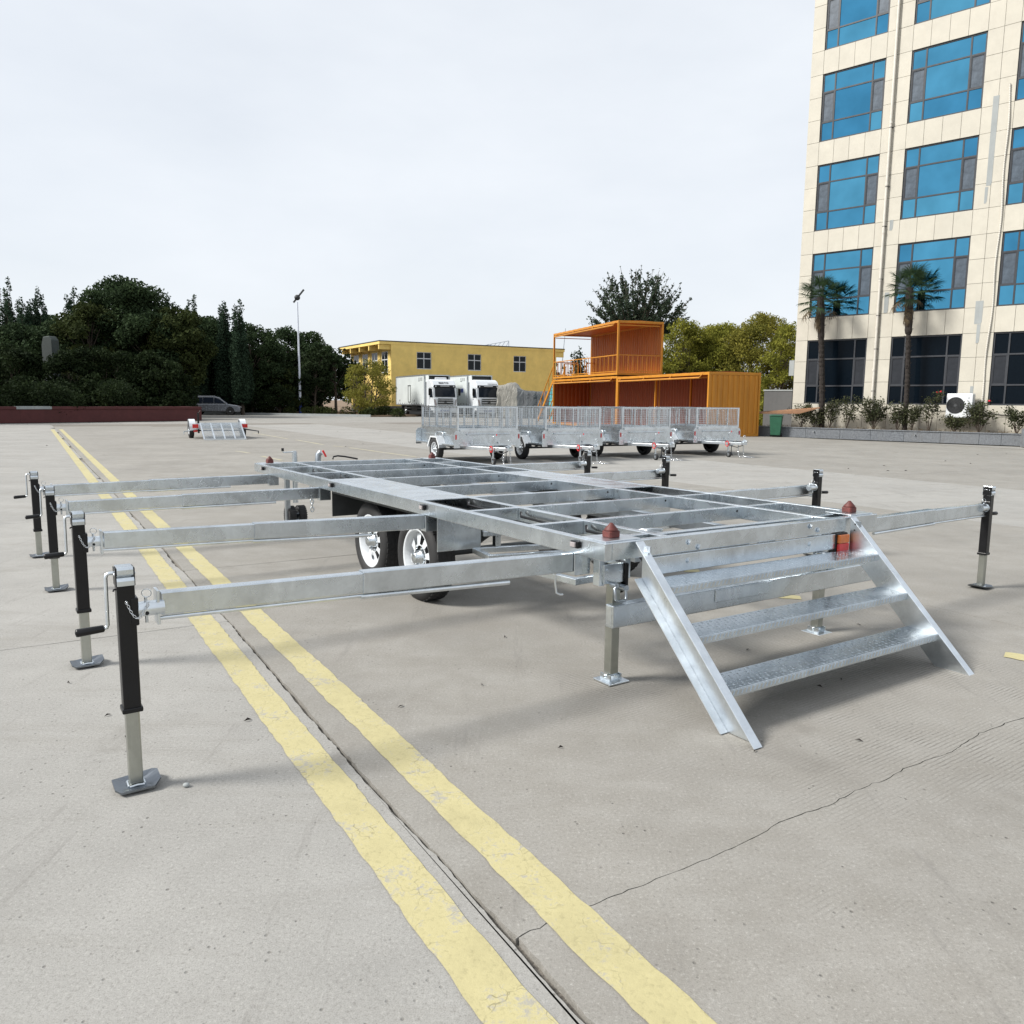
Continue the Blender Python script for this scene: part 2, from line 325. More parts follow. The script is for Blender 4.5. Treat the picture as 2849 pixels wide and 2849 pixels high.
# ---------------------------------------------------------------- mesh helpers
class MB:
    """collects simple shapes, then links them as ONE mesh object"""
    def __init__(s): s.v = []; s.f = []; s.sm = []
    def add(s, vs, fs, smooth=False):
        o = len(s.v); s.v += [tuple(v) for v in vs]; s.f += [tuple(i+o for i in f) for f in fs]; s.sm += [smooth]*len(fs); return s
    def box(s, x0, x1, y0, y1, z0, z1):
        return s.add([(x0, y0, z0), (x1, y0, z0), (x1, y1, z0), (x0, y1, z0), (x0, y0, z1), (x1, y0, z1), (x1, y1, z1), (x0, y1, z1)],
                     [(3, 2, 1, 0), (4, 5, 6, 7), (0, 1, 5, 4), (1, 2, 6, 5), (2, 3, 7, 6), (3, 0, 4, 7)])
    def bar(s, p, q, w, h, up=(0, 0, 1)):      # rectangular bar from p to q, w across, h along up
        p, q = Vector(p), Vector(q); d = (q-p).normalized(); u = Vector(up)
        x = d.cross(u)
        if x.length < 1e-4: x = d.cross(Vector((0, 1, 0)))
        x.normalize(); u = x.cross(d).normalized()
        vs = [e + x*a*w/2 + u*b*h/2 for e in (p, q) for a, b in ((-1, -1), (1, -1), (1, 1), (-1, 1))]
        return s.add(vs, [(3, 2, 1, 0), (4, 5, 6, 7), (0, 1, 5, 4), (1, 2, 6, 5), (2, 3, 7, 6), (3, 0, 4, 7)])
    def cyl(s, p, q, r, n=12, r2=None, caps=True, smooth=True):
        p, q = Vector(p), Vector(q); r2 = r if r2 is None else r2; d = (q-p).normalized()
        x = d.cross(Vector((0, 0, 1)))
        if x.length < 1e-3: x = Vector((1, 0, 0))
        x.normalize(); y = d.cross(x)
        vs = []
        for e, rr in ((p, r), (q, r2)):
            for i in range(n):
                a = 2*math.pi*i/n; vs.append(e + (x*math.cos(a)+y*math.sin(a))*rr)
        s.add(vs, [(i, (i+1) % n, n+(i+1) % n, n+i) for i in range(n)], smooth)
        if caps: s.add(vs, [tuple(range(n-1, -1, -1)), tuple(range(n, 2*n))], False)
        return s
    def tube(s, pts, r, n=8, smooth=True, radii=None):
        pts = [Vector(p) for p in pts]; k = len(pts); vs = []; ref = None
        for i, p in enumerate(pts):
            d = (pts[min(i+1, k-1)]-pts[max(i-1, 0)]).normalized()
            if ref is None:
                ref = d.cross(Vector((0, 0, 1)))
                if ref.length < 1e-2: ref = d.cross(Vector((1, 0, 0)))
            x = (ref - d*ref.dot(d)).normalized(); ref = x; y = d.cross(x)
            rr = radii[i] if radii else r
            for j in range(n):
                a = 2*math.pi*j/n; vs.append(p+(x*math.cos(a)+y*math.sin(a))*rr)
        fs = [(i*n+j, i*n+(j+1) % n, (i+1)*n+(j+1) % n, (i+1)*n+j) for i in range(k-1) for j in range(n)]
        s.add(vs, fs, smooth); s.add(vs, [tuple(range(n-1, -1, -1)), tuple(range((k-1)*n, k*n))]); return s
    def lathe(s, c, axis, prof, n=32, smooth=True):   # prof: list of (along axis, radius)
        c = Vector(c); d = Vector(axis).normalized(); x = d.cross(Vector((0, 0, 1)))
        if x.length < 1e-3: x = Vector((1, 0, 0))
        x.normalize(); y = d.cross(x); vs = []
        for h, r in prof:
            for j in range(n):
                a = 2*math.pi*j/n; vs.append(c+d*h+(x*math.cos(a)+y*math.sin(a))*r)
        return s.add(vs, [(i*n+j, i*n+(j+1) % n, (i+1)*n+(j+1) % n, (i+1)*n+j) for i in range(len(prof)-1) for j in range(n)], smooth)
    def prism(s, poly, vec):                          # planar polygon (3-D points) pushed along vec
        poly = [Vector(p) for p in poly]; v = Vector(vec); n = len(poly)
        vs = poly+[p+v for p in poly]
        return s.add(vs, [tuple(range(n-1, -1, -1)), tuple(range(n, 2*n))]+[(i, (i+1) % n, n+(i+1) % n, n+i) for i in range(n)])
    def ball(s, c, r, n=10, m=6, sc=(1, 1, 1)):
        c = Vector(c); vs = []
        for i in range(m+1):
            t = math.pi*i/m
            for j in range(n):
                a = 2*math.pi*j/n; vs.append(c+Vector((math.sin(t)*math.cos(a)*sc[0], math.sin(t)*math.sin(a)*sc[1], math.cos(t)*sc[2]))*r)
        return s.add(vs, [(i*n+j, (i+1)*n+j, (i+1)*n+(j+1) % n, i*n+(j+1) % n) for i in range(m) for j in range(n)], True)
    def ring(s, c, axis, rr, r, n=12, m=5, stretch=1.0, sdir=None):   # torus, optionally stretched along sdir
        c = Vector(c); d = Vector(axis).normalized()
        x = Vector(sdir).normalized() if sdir is not None else d.cross(Vector((0.3, 0.2, 1))).normalized()
        x = (x-d*x.dot(d)).normalized(); y = d.cross(x); vs = []
        for i in range(n):
            a = 2*math.pi*i/n; o = x*math.cos(a)*rr*stretch+y*math.sin(a)*rr; od = (x*math.cos(a)+y*math.sin(a))
            for j in range(m):
                b = 2*math.pi*j/m; vs.append(c+o+od*math.cos(b)*r+d*math.sin(b)*r)
        return s.add(vs, [(i*m+j, ((i+1) % n)*m+j, ((i+1) % n)*m+(j+1) % m, i*m+(j+1) % m) for i in range(n) for j in range(m)], True)
    def chain(s, pts, link=0.02, r=0.0028):
        pts = [Vector(p) for p in pts]; k = 0; carry = 0.0
        for a, b in zip(pts, pts[1:]):
            L = (b-a).length; d = (b-a).normalized() if L > 1e-6 else Vector((0, 0, 1)); t = carry
            side = d.cross(Vector((0.37, 0.81, 0.21))).normalized(); side2 = d.cross(side)
            while t < L:
                s.ring(a+d*t, side if k % 2 else side2, link*0.36, r, 8, 4, 1.7, d); t += link*0.9; k += 1
            carry = t-L
        return s
    def mesh(s, name):
        me = bpy.data.meshes.new(name); me.from_pydata(s.v, [], s.f)
        me.polygons.foreach_set('use_smooth', s.sm); me.update()
        bm = bmesh.new(); bm.from_mesh(me); bmesh.ops.recalc_face_normals(bm, faces=bm.faces); bm.to_mesh(me); bm.free()
        return me
    def build(s, name, mat, parent=None, bevel=0.0, seg=2, loc=None, rot=None):
        return link(name, s.mesh(name), mat, parent, bevel, seg, loc, rot)
def link(name, me, mat, parent=None, bevel=0.0, seg=2, loc=None, rot=None):
    o = bpy.data.objects.new(name, me); COL.objects.link(o)
    if mat is not None and not me.materials: me.materials.append(mat)
    if parent is not None: o.parent = parent
    if loc is not None: o.location = loc
    if rot is not None: o.rotation_euler = rot
    if bevel:
        b = o.modifiers.new('bevel', 'BEVEL'); b.width = bevel; b.segments = seg; b.limit_method = 'ANGLE'; b.angle_limit = R(40)
        b.harden_normals = False
    return o
def bx(x0, x1, y0, y1, z0, z1): return MB().box(x0, x1, y0, y1, z0, z1)
def tag(o, label=None, cat=None, group=None, kind=None):
    if label: o['label'] = label
    if cat: o['category'] = cat
    if group: o['group'] = group
    if kind: o['kind'] = kind
    return o
def thing(name, label, cat, loc=(0, 0, 0), rotz=0.0, group=None):
    o = bpy.data.objects.new(name, None); COL.objects.link(o); o.empty_display_size = 0.2
    o.location = loc; o.rotation_euler = (0, 0, rotz)
    return tag(o, label, cat, group)
def copy_tree(o, parent=None):
    c = o.copy(); COL.objects.link(c)
    if parent is not None: c.parent = parent
    for ch in list(o.children): copy_tree(ch, c)
    return c
def place(root, loc, rotz, label=None):
    root.location = loc; root.rotation_euler = (0, 0, rotz)
    if label: root['label'] = label
    return root
def text_mesh(body, size, depth=0.0):
    cu = bpy.data.curves.new('lettering', 'FONT'); cu.body = body; cu.size = size; cu.extrude = depth; cu.align_x = 'CENTER'; cu.align_y = 'CENTER'
    t = bpy.data.objects.new('lettering', cu); COL.objects.link(t)
    dg = bpy.context.evaluated_depsgraph_get(); me = bpy.data.meshes.new_from_object(t.evaluated_get(dg))
    bpy.data.objects.remove(t); me.name = 'lettering'; return me
rnd = random.Random(7)
def vnoise(x, seed=0):        # smooth 1-D noise in -1..1
    def h(i): return random.Random(i*7919+seed*104729).uniform(-1, 1)
    i = math.floor(x); f = x-i; f = f*f*(3-2*f)
    return h(i)*(1-f)+h(i+1)*f

# ---------------------------------------------------------------- the yard: ground, slabs, joints, markings
XD, YD = Vector((0.8545, 0.5195, 0)), Vector((-0.5195, 0.8545, 0))
def gp(a, l, z=0.0): return XD*a+YD*l+Vector((0, 0, z))
g = MB(); g.add([(-900, -300, 0), (900, -300, 0), (900, 1500, 0), (-900, 1500, 0)], [(0, 1, 2, 3)])
tag(g.build('ground', M['soil'], loc=(0, 0, -0.09)), kind='structure')
y = MB(); y.add([(-75, -30, -0.03), (60, -30, -0.03), (60, 66, -0.03), (20, 72, -0.03), (4, 76, -0.03), (4, 100, -0.03), (-10, 98, -0.03), (-13.4, 76, -0.03), (-26, 80.4, -0.03), (-75, 90, -0.03)], [tuple(range(10))])
yard = tag(y.build('yard', M['concrete_far']), kind='structure')
COLS = [-33.5, -28.5, -23.55, -18.6, -13.7, -8.75, -3.8, 1.165, 6.12, 11.25, 16.2, 21.2, 26.2, 31.2]
L0 = {6: 5.88, 7: 1.85}
def fract(x, seed, amp, f): return amp*(vnoise(x*f, seed)+0.5*vnoise(x*f*2.3, seed+1)+0.3*vnoise(x*f*6, seed+2)+.22*vnoise(x*f*19, seed+3))
def long_x(j, l):                       # across position of long joint j at along l
    if j == 7: return COLS[j]+0.0045*(l-3)+fract(l, 11, 0.012, 1.1)
    return COLS[j]+fract(l, 20+j, 0.006, 0.7)
def cross_l(i, k, a):                   # along position of cross joint k in column i
    base = L0.get(i, (i*2.3) % 6.0)+6.0*k
    if i == 7 and k == 0: return base+0.055*(a-1.165)+fract(a, 77, 0.030, 1.3)
    return base+fract(a, 90+i*13+k, 0.007, 0.7)
def slab(i, k):
    a0, a1 = COLS[i], COLS[i+1]; lm = L0.get(i, (i*2.3) % 6.0)+6*k
    mid = gp((a0+a1)/2, lm+3); dist = mid.length
    step = 0.03 if dist < 7 else 0.08 if dist < 10 else (0.35 if dist < 20 else 2.0)
    def gap(j, x):
        if j == ('L', 7): return 0.0015+0.009*max(0, vnoise(x*1.7, 5)+0.3)+0.010*abs(vnoise(x*17, 6+i))*(.35+.65*abs(vnoise(x*2.3, 14)))+.004*abs(vnoise(x*41, 3+i))
        if j == ('C', 7, 0): return 0.0008+0.006*max(0, vnoise(x*3.1, 8+k))*abs(vnoise(x*19, 18+k))+.0022*abs(vnoise(x*37, 28+k))
        return 0.003+0.002*abs(vnoise(x*5, 9))
    pts = []
    n = max(2, int((a1-a0)/step)); m = max(2, int(6.0/step))
    for q in range(n):
        a = a0+(a1-a0)*q/n; pts.append((a, cross_l(i, k, a)+gap(('C', i, k), a)))
    for q in range(m):
        l = cross_l(i, k, a1)+6.0*q/m; pts.append((long_x(i+1, l)-gap(('L', i+1), l), l))
    for q in range(n):
        a = a1-(a1-a0)*q/n; pts.append((a, cross_l(i, k+1, a)-gap(('C', i, k+1), a)))
    for q in range(m):
        l = cross_l(i, k+1, a0)-6.0*q/m; pts.append((long_x(i, l)+gap(('L', i), l), l))
    def cl(p):
        a, l = p
        return (min(max(a, long_x(i, l)+0.0015), long_x(i+1, l)-0.0015), min(max(l, cross_l(i, k, a)+0.001), cross_l(i, k+1, a)-0.001))
    pts = [cl(p) for p in pts]; N = len(pts)
    vs = [gp(a, l, 0) for a, l in pts]+[gp(a, l, -0.035) for a, l in pts]
    mb = MB().add(vs, [tuple(range(N))]+[(q, N+q, N+(q+1) % N, (q+1) % N) for q in range(N)])
    me = bpy.data.meshes.new('slab'); me.from_pydata(mb.v, [], mb.f); me.update()
    link('slab', me, M['concrete_groove'] if (i >= 7 and (i != 9)) else M['concrete'], yard)
for i in range(len(COLS)-1):
    for k in range(-2, 8):
        slab(i, k)
jb = MB(); jb.add([gp(-34, -16, -0.024), gp(32, -16, -0.024), gp(32, 54, -0.024), gp(-34, 54, -0.024)], [(0, 1, 2, 3)])
tag(jb.build('joint_bed', M['grit']), kind='structure')

def stripe(a0, a1, l0, l1, name, mat, seed, rough=0.009, drift=0.0045):
    n = int((l1-l0)/0.06) if l1-l0 < 12 else int((l1-l0)/0.045); L, Rr = [], []
    for q in range(n+1):
        l = l0+(l1-l0)*q/n; d = drift*(l-3)
        L.append((a0+d+rough*(0.25*vnoise(l*2.2, seed)+0.4*vnoise(l*7, seed+1)+0.5*vnoise(l*21, seed+4)), l)); Rr.append((a1+d+rough*(0.25*vnoise(l*2.2, seed+2)+0.4*vnoise(l*7, seed+3)+0.5*vnoise(l*21, seed+5)), l))
    vs = [gp(a, l, 0.004) for p in zip(L, Rr) for a, l in p]
    me = bpy.data.meshes.new(name); me.from_pydata([tuple(v) for v in vs], [], [(2*q, 2*q+1, 2*q+3, 2*q+2) for q in range(n)]); me.update()
    return tag(link(name, me, mat), kind='structure')
stripe(0.925, 1.088, -1.5, 45.5, 'road_marking', M['yellow_mark'], 31)
stripe(1.293, 1.450, -1.5, 45.6, 'road_marking', M['yellow_mark'], 41)
def ground_line(p, q, w, mat, seed):            # a painted dash between two ground points
    p, q = Vector(p), Vector(q); d = (q-p).normalized(); s = Vector((-d.y, d.x, 0)); n = max(4, int((q-p).length/0.3)); vs = []
    for i in range(n+1):
        c = p+(q-p)*i/n
        for sg in (-1, 1): vs.append(tuple(c+s*sg*(w/2+0.01*vnoise(i*0.9, seed+sg))+Vector((0, 0, 0.004))))
    me = bpy.data.meshes.new('road_marking'); me.from_pydata(vs, [], [(2*i, 2*i+1, 2*i+3, 2*i+2) for i in range(n)]); me.update()
    tag(link('road_marking', me, mat), kind='structure')
for s_, (p, q, w) in enumerate([((706, 1205), (800, 1221), .12), ((824, 1224), (900, 1237.5), .12), ((927, 1241), (957, 1243.5), .12), ((971, 1245.5), (1160, 1272), .12),
                    ((728, 1269.5), (785, 1281), .12), ((656, 1255), (695, 1261), .12), ((640, 1180), (690, 1187), .12), ((1990, 1130), (1995, 1131), .1)][:7]):
    ground_line(ground_at(*p), ground_at(*q), w, M['faded_mark'], 60+s_)
ground_line(ground_at(2165, 1660), ground_at(2228, 1664), .13, M['yellow_mark'], 71)
ground_line(ground_at(1902, 1588), ground_at(1946, 1589), .11, M['yellow_mark'], 72)
ground_line(ground_at(2795, 1822), ground_at(2880, 1836), .14, M['yellow_mark'], 73)

# verge beyond the yard, with its kerb
v = MB(); v.prism([(-90, 96, -0.05), (-35, 83.6, -0.05), (-26, 80.6, -0.05), (-13.4, 76.2, -0.05), (-9.5, 79, -0.05), (-9, 84, -0.05), (-22, 88, -0.05), (-16, 101, -0.05), (30, 125, -0.05), (40, 180, -0.05), (-90, 180, -0.05)], (0, 0, 0.15))
tag(v.build('verge', M['soil']), kind='structure')
kb = MB()
for a, b in (((-60, 91.5), (-35, 83.5)), ((-35, 83.5), (-26, 80.4)), ((-26, 80.4), (-13.4, 76.0))):
    kb.bar((a[0], a[1], 0.05), (b[0], b[1], 0.05), 0.15, 0.28)
tag(kb.build('kerb', M['cement']), kind='structure')

# ---------------------------------------------------------------- the stage trailer
YAW = 0.5865
TX = Vector((math.cos(YAW), math.sin(YAW), -0.0052)).normalized(); TY = Vector((-math.sin(YAW), math.cos(YAW), -0.0032)).normalized()
TZ = TX.cross(TY).normalized(); TY = TZ.cross(TX); TO = Vector((0.4913, 4.1521, 0))
TM = Matrix(((TX.x, TY.x, TZ.x, TO.x), (TX.y, TY.y, TZ.y, TO.y), (TX.z, TY.z, TZ.z, TO.z), (0, 0, 0, 1)))
trailer = thing('stage_trailer', 'large galvanized steel flat deck trailer frame with long side outriggers pulled out', 'trailer')
trailer.matrix_world = TM
TH, TD, TL, TW = 0.8592, 0.0988, 6.45, 2.46
G_ = M['galv']
def part(mb, name, mat=G_, bevel=0.003, parent=trailer): return mb.build(name, mat, parent, bevel)
# deck frame
part(bx(0, .05, 0, TL, TH-TD, TH), 'side_rail', bevel=.005)
part(bx(TW-.05, TW, 0, TL, TH-TD, TH), 'side_rail', bevel=.005)
part(bx(.0503, TW-.0503, -.001, .05, TH-TD+.001, TH-.001), 'end_rail', bevel=.004)
part(bx(.0503, TW-.0503, TL-.05, TL-.001, TH-TD+.001, TH-.001), 'end_rail', bevel=.004)
IL, IR = (.455, .505), (1.955, 2.005)
for a, b in (IL, IR): part(bx(a, b, .0505, TL-.0505, TH-TD, TH-.002), 'inner_rail', bevel=.004)
JU = [.18, .78, 1.52, 2.24, 3.08, 4.03, 4.90, 5.75]
for k, u in enumerate(JU):
    part(bx(IL[1]+.0005, IR[0]-.0005, u-.025, u+.025, TH-TD+.004, TH-.004 if k else TH-.012), 'joist')
    for a, b in ((.0505, IL[0]-.0005), (IR[1]+.0005, TW-.0505)):
        if k in (3, 4, 5): continue
        part(bx(a, b, u-.024, u+.024, TH-TD+.004, TH-.005), 'short_joist')
for a, b in ((.052, IL[0]-.002), (IR[1]+.002, TW-.052)):
    pl_ = bx(a, b, 2.20, 4.12, TH-.012, TH-.003); part(pl_, 'deck_plate', M['galv'], .002)
# weld gussets and bolts at the joist ends
wb = MB()
for u in JU:
    for v_ in (IL[1]+.004, IR[0]-.004): wb.bar((v_, u-.028, TH-TD+.01), (v_, u-.028, TH-.008), .007, .007)
part(wb, 'weld_beads', M['galv_bright'], 0)
hb = MB()
for u in JU: hb.cyl((IR[0]-.06, u-.0262, TH-.035), (IR[0]-.06, u-.0245, TH-.035), .009, 10)
part(hb, 'joist_holes', M['dark_hole'], 0)
# lashing bars along the outer bays
for v0, u0, u1 in ((.435, 1.43, .98), (.435, .70, .34), (.435, 2.16, 1.75), (.435, 4.80, 4.45), (.435, 5.62, 5.25), (IR[1]+.02, 1.43, 1.0), (IR[1]+.02, 5.6, 5.2)):
    part(MB().tube([(v0, u0, TH-.03), (v0-.02, u0-.03, TH-.055), (v0-.02, u1+.03, TH-.062), (v0, u1, TH-.04)], .010, 8), 'lashing_bar', M['black_paint'], 0)
# rear lower panel, bolts, lamps
part(bx(.33, 2.015, -.006, .02, .652, TH-TD-.006), 'rear_panel', bevel=.003)
bt = MB()
for v_, z_ in ((.62, .815), (.70, .78), (.615, .71), (1.72, .825), (1.80, .795), (1.72, .71)):
    bt.cyl((v_, -.003, z_), (v_, -.012, z_), .017, 6, smooth=False); bt.cyl((v_, -.012, z_), (v_, -.018, z_), .011, 6, smooth=False)
part(bt, 'bolts', M['galv_bright'], 0)
for v0, v1, hid in ((1.985, 2.114, False), (.30, .328, True)):
    lp = part(bx(v0, v1, -.012, .03, .615, .757), 'tail_light', M['black_paint'], .006)
    if not hid:
        MB().box(v0+.012, v1-.010, -.034, -.011, .690, .748).build('amber_lens', M['lens_amber'], lp, .006)
        MB().box(v0+.012, v1-.010, -.034, -.011, .624, .689).build('red_lens', M['lens_red'], lp, .006)
# corner locating cones
for v_, u_ in ((.145, .125), (TW-.145, .125), (.145, TL-.13), (TW-.145, TL-.13)):
    part(bx(v_-.125, v_+.125, u_-.10, u_+.10, TH-.001, TH+.006), 'corner_plate', M['galv_bright'], .002)
    cn = MB(); w1, w2, z0 = .038, .034, TH+.0062
    cn.prism([(v_-w1, u_-w1*.8, z0), (v_-w1*.7, u_-w1, z0), (v_+w1*.7, u_-w1, z0), (v_+w1, u_-w1*.8, z0), (v_+w1, u_+w1*.8, z0), (v_+w1*.7, u_+w1, z0), (v_-w1*.7, u_+w1, z0), (v_-w1, u_+w1*.8, z0)], (0, 0, .036))
    o = part(cn, 'locating_cone', M['red_oxide'], .005); o['label'] = 'dark red painted corner cone'
    c2 = MB(); n = 14; zc = z0+.0365
    c2.lathe((v_, u_, zc), (0, 0, 1), [(0, .0), (0, .040), (.008, .038), (.037, .012), (.042, .008), (.043, 0)], n)
    c2.build('cone_tip', M['red_oxide'], o)
# side marker lamps
for u_ in (.244, 2.071, 3.93, 6.092):
    lm = part(bx(-.020, -.0005, u_-.032, u_+.032, .800, .840), 'marker_lamp', M['black_paint'], .004)
    bx(-.032, -.0195, u_-.022, u_+.022, .806, .834).build('lens', M['lens_clear'], lm, .004)
# outriggers: telescoping arm, socket, brace rod
ARMU = [.30, 2.09, 4.30, 5.93]
DH = [0.0, 0.0, .056, .066]
for side in (0, 1):
    for k, u_ in enumerate(ARMU):
        mx = (lambda v: v) if side == 0 else (lambda v: TW-v)
        dz = DH[k] if side == 0 else .02
        def arm(v0, z0, v1, z1, h, w, name, uo=0.0, mat=G_):
            m = MB(); m.bar((mx(v0), u_+uo, z0-h/2), (mx(v1), u_+uo, z1-h/2), w, h); return part(m, name, mat, .006)
        zo, zi = .800-dz*.9, .766
        zj = zo+(zi-zo)*(2.14-1.245)/2.16
        a_in = arm(-2.135, zo, -1.245, zj, .098, .054, 'inner_arm')
        a_out = arm(-1.25, zj+.006, .0, zi, .108, .064, 'outer_arm')
        part(bx(min(mx(.001), mx(.115)), max(mx(.001), mx(.115)), u_-.040, u_+.040, .638, TH-TD-.001), 'arm_socket', G_, .004)
        ep = MB(); ep.bar((mx(-2.147), u_, zo-.132), (mx(-2.147), u_, zo+.012), .012, .075, (0, 1, 0)); ep.build('end_plate', M['galv_bright'], a_in, .003)
        r_ = MB(); r_.tube([(mx(-2.14), u_-.018, zo-.109), (mx(-1.24), u_-.018, zj-.111)], .009, 10); r_.build('brace_rod', M['galv_bright'], a_in)
        r_ = MB(); r_.tube([(mx(-1.26), u_-.018, zj-.115), (mx(-.42), u_-.018, zi-.121)], .0125, 10); r_.build('brace_rod', M['galv_bright'], a_out)
# rear cross tube and support legs
part(bx(.140, 2.58, .085, .150, .355, .485), 'rear_cross_tube', G_, .006)
part(bx(.1385, .1405, .096, .139, .372, .476), 'tube_end_cap', M['galv_bright'], 0)
part(bx(.95, 1.48, .078, .0845, .40, .478), 'step_bracket', G_, .003)
for v_ in (.245, 2.148):
    lg = part(bx(v_-.03, v_+.03, .178, .238, .05, .70), 'support_leg', M['zinc_olive'], .005)
    bx(v_-.075, v_+.075, .13, .28, .004, .014).build('foot_plate', M['galv_bright'], lg, .003)
    f = MB(); f.prism([(v_-.045, .165, .014), (v_-.045, .165, .05), (v_-.038, .165, .05), (v_-.03, .165, .014)], (0, .085, 0)); f.prism([(v_+.045, .165, .014), (v_+.045, .165, .05), (v_+.038, .165, .05), (v_+.03, .165, .014)], (0, .085, 0))
    f.cyl((v_-.055, .208, .038), (v_+.055, .208, .038), .009, 8); f.build('foot_hinge', M['galv'], lg)
    b = MB(); b.box(v_-.105, v_+.04, .168, .176, .59, .70); b.box(v_-.105, v_+.04, .240, .248, .59, .70); b.box(v_-.105, v_-.100, .176, .24, .60, .70)
    br = part(b, 'leg_bracket', G_, .002)
    d = MB(); d.prism([(v_+.041, .150, .55), (v_+.041, .150, .70), (v_+.041, .25, .70), (v_+.041, .25, .55), (v_+.041, .20, .515)], (.022, 0, 0)); d.build('locking_plate', M['black_paint'], br, .006)
    p_ = MB(); p_.cyl((v_-.05, .168, .585), (v_-.05, .12, .585), .016, 10); p_.cyl((v_+.012, .168, .565), (v_+.012, .11, .565), .019, 10); p_.build('pull_pin', M['galv_dull'], br)
    h_ = MB(); h_.tube([(v_-.055, .115, .585), (v_-.075, .11, .575), (v_-.072, .105, .515), (v_-.06, .102, .502), (v_-.005, .102, .500), (v_+.006, .105, .51), (v_+.008, .11, .56)], .008, 8); h_.build('pin_handle', M['galv_dull'], br)
    s2 = MB()
    for q, zq in ((v_-.08, .665), (v_+.015, .655)): s2.cyl((q, .168, zq), (q, .160, zq), .011, 6, smooth=False)
    s2.build('bolts', M['galv_bright'], br)
    part(bx(v_-.13, v_-.09, .18, .235, .58, TH-TD-.001), 'leg_hanger', G_, .003)
    part(bx(v_+.07, v_+.11, .19, .235, .60, TH-TD-.001), 'leg_hanger', G_, .003)
# running gear
for v_ in (.72, 1.74): part(bx(v_-.03, v_+.03, .30, 7.3 if False else 6.9, .655, .735), 'chassis_beam', M['galv_dull'], .004)
for u_ in (.55, 1.85, 5.1, 6.6): part(bx(.69, 1.77, u_-.03, u_+.03, .600, .654), 'cross_beam', M['galv_dull'], .003)
for u_ in (2.50, 3.42):
    part(MB().cyl((.35, u_, .37), (TW-.35, u_, .37), .03, 14), 'axle', M['dark_guard'], 0)
    for v_ in (.62, 1.84):
        part(MB().tube([(v_, u_-.42, .60), (v_, u_-.2, .48), (v_, u_, .435), (v_, u_+.2, .48), (v_, u_+.42, .60)], .022, 6), 'leaf_spring', M['dark_guard'], 0)
def wheel(parent, c, side, r, w, rimr, spokes=8, rimmat=None, name='wheel', detail=True):
    """wheel with its outer face towards side (-1 = -x, 1 = +x), local axis x"""
    cx, cy, cz = c; s_ = side
    t = MB(); hw = w/2
    prof = [(-hw*.8, rimr*.99), (-hw, rimr*1.1), (-hw*1.02, (rimr+r)/2), (-hw*.85, r*.965), (-hw*.55, r), (hw*.55, r), (hw*.85, r*.965), (hw*1.02, (rimr+r)/2), (hw, rimr*1.1), (hw*.8, rimr*.99)]
    t.lathe((cx, cy, cz), (s_, 0, 0), prof, 40 if detail else 24)
    ty = t.build(name, M['rubber'], parent)
    if detail:
        gr = MB()
        for k in range(44):
            a = 2*math.pi*k/44
            for e in (-.6, -.2, .2, .6):
                cc = Vector((cx+e*hw, cy+math.cos(a+e*.05)*r, cz+math.sin(a+e*.05)*r)); rad = Vector((0, math.cos(a), math.sin(a))); tan = Vector((0, -math.sin(a), math.cos(a)))
                gr.bar(cc-rad*.003-tan*.017, cc-rad*.003+tan*.017, hw*.26, .012, rad)
        gr.build('tread', M['rubber'], ty)
    rm = MB(); o = hw
    rm.lathe((cx, cy, cz), (s_, 0, 0), [(o*.82, rimr*1.03), (o*.86, rimr*1.0), (o*.80, rimr*.93), (o*.30, rimr*.88), (o*.12, rimr*.82), (-o*.3, rimr*.80)], 36)
    # spoked disc
    zi, r0, r1 = o*.36, rimr*.40, rimr*.83
    n = spokes*4; vs = []
    for rr, dx in ((r0, o*.50), (r0*1.15, o*.52), (r1, zi)):
        for j in range(n):
            a = 2*math.pi*j/n; vs.append((cx+s_*dx, cy+math.cos(a)*rr, cz+math.sin(a)*rr))
    fs = [(j, (j+1) % n, n+(j+1) % n, n+j) for j in range(n)]
    fs += [(n+j, n+(j+1) % n, 2*n+(j+1) % n, 2*n+j) for j in range(n) if j % 4 not in (0, 1)]
    rm.add(vs, fs, False)
    rm.build('rim', rimmat or M['white_rim'], ty)
    bk = MB(); bk.cyl((cx-s_*o*.2, cy, cz), (cx-s_*o*.15, cy, cz), rimr*.82, 24); bk.build('brake_drum', M['dark_hole'], ty)
    hb_ = MB(); hb_.lathe((cx, cy, cz), (s_, 0, 0), [(o*.3, rimr*.26), (o*.62, rimr*.25), (o*.64, rimr*.19), (o*1.05, rimr*.19), (o*1.1, rimr*.15), (o*1.12, 0)], 20)
    for k in range(6):
        a = 2*math.pi*k/6; hb_.cyl((cx+s_*o*.5, cy+math.cos(a)*rimr*.36, cz+math.sin(a)*rimr*.36), (cx+s_*o*.66, cy+math.cos(a)*rimr*.36, cz+math.sin(a)*rimr*.36), rimr*.05, 6)
    hb_.build('hub', M['galv'], ty)
    return ty
for side, vc in ((-1, .235), (1, TW-.235)):
    for u_ in (2.50, 3.42): wheel(trailer, (vc, u_, .355), side, .352, .20, .235)
    a, b = sorted((vc-.185 if side < 0 else vc+.185, vc+.19 if side < 0 else vc-.19))
    part(bx(a, b, 1.955, 1.962, .495, TH-TD-.002), 'fender_plate', M['galv'], .002)
    part(bx(a, b, 4.06, 4.067, .505, TH-TD-.002), 'fender_plate', M['dark_guard'], .002)
    ins = vc+.20 if side < 0 else vc-.20
    f = MB(); f.box(min(ins, ins+.006), max(ins, ins+.006), 1.965, 4.058, .56, TH-TD-.004); f.box(a, b, 2.0, 4.05, TH-TD-.03, TH-TD-.004)
    part(f, 'fender_box', M['dark_guard'], 0)
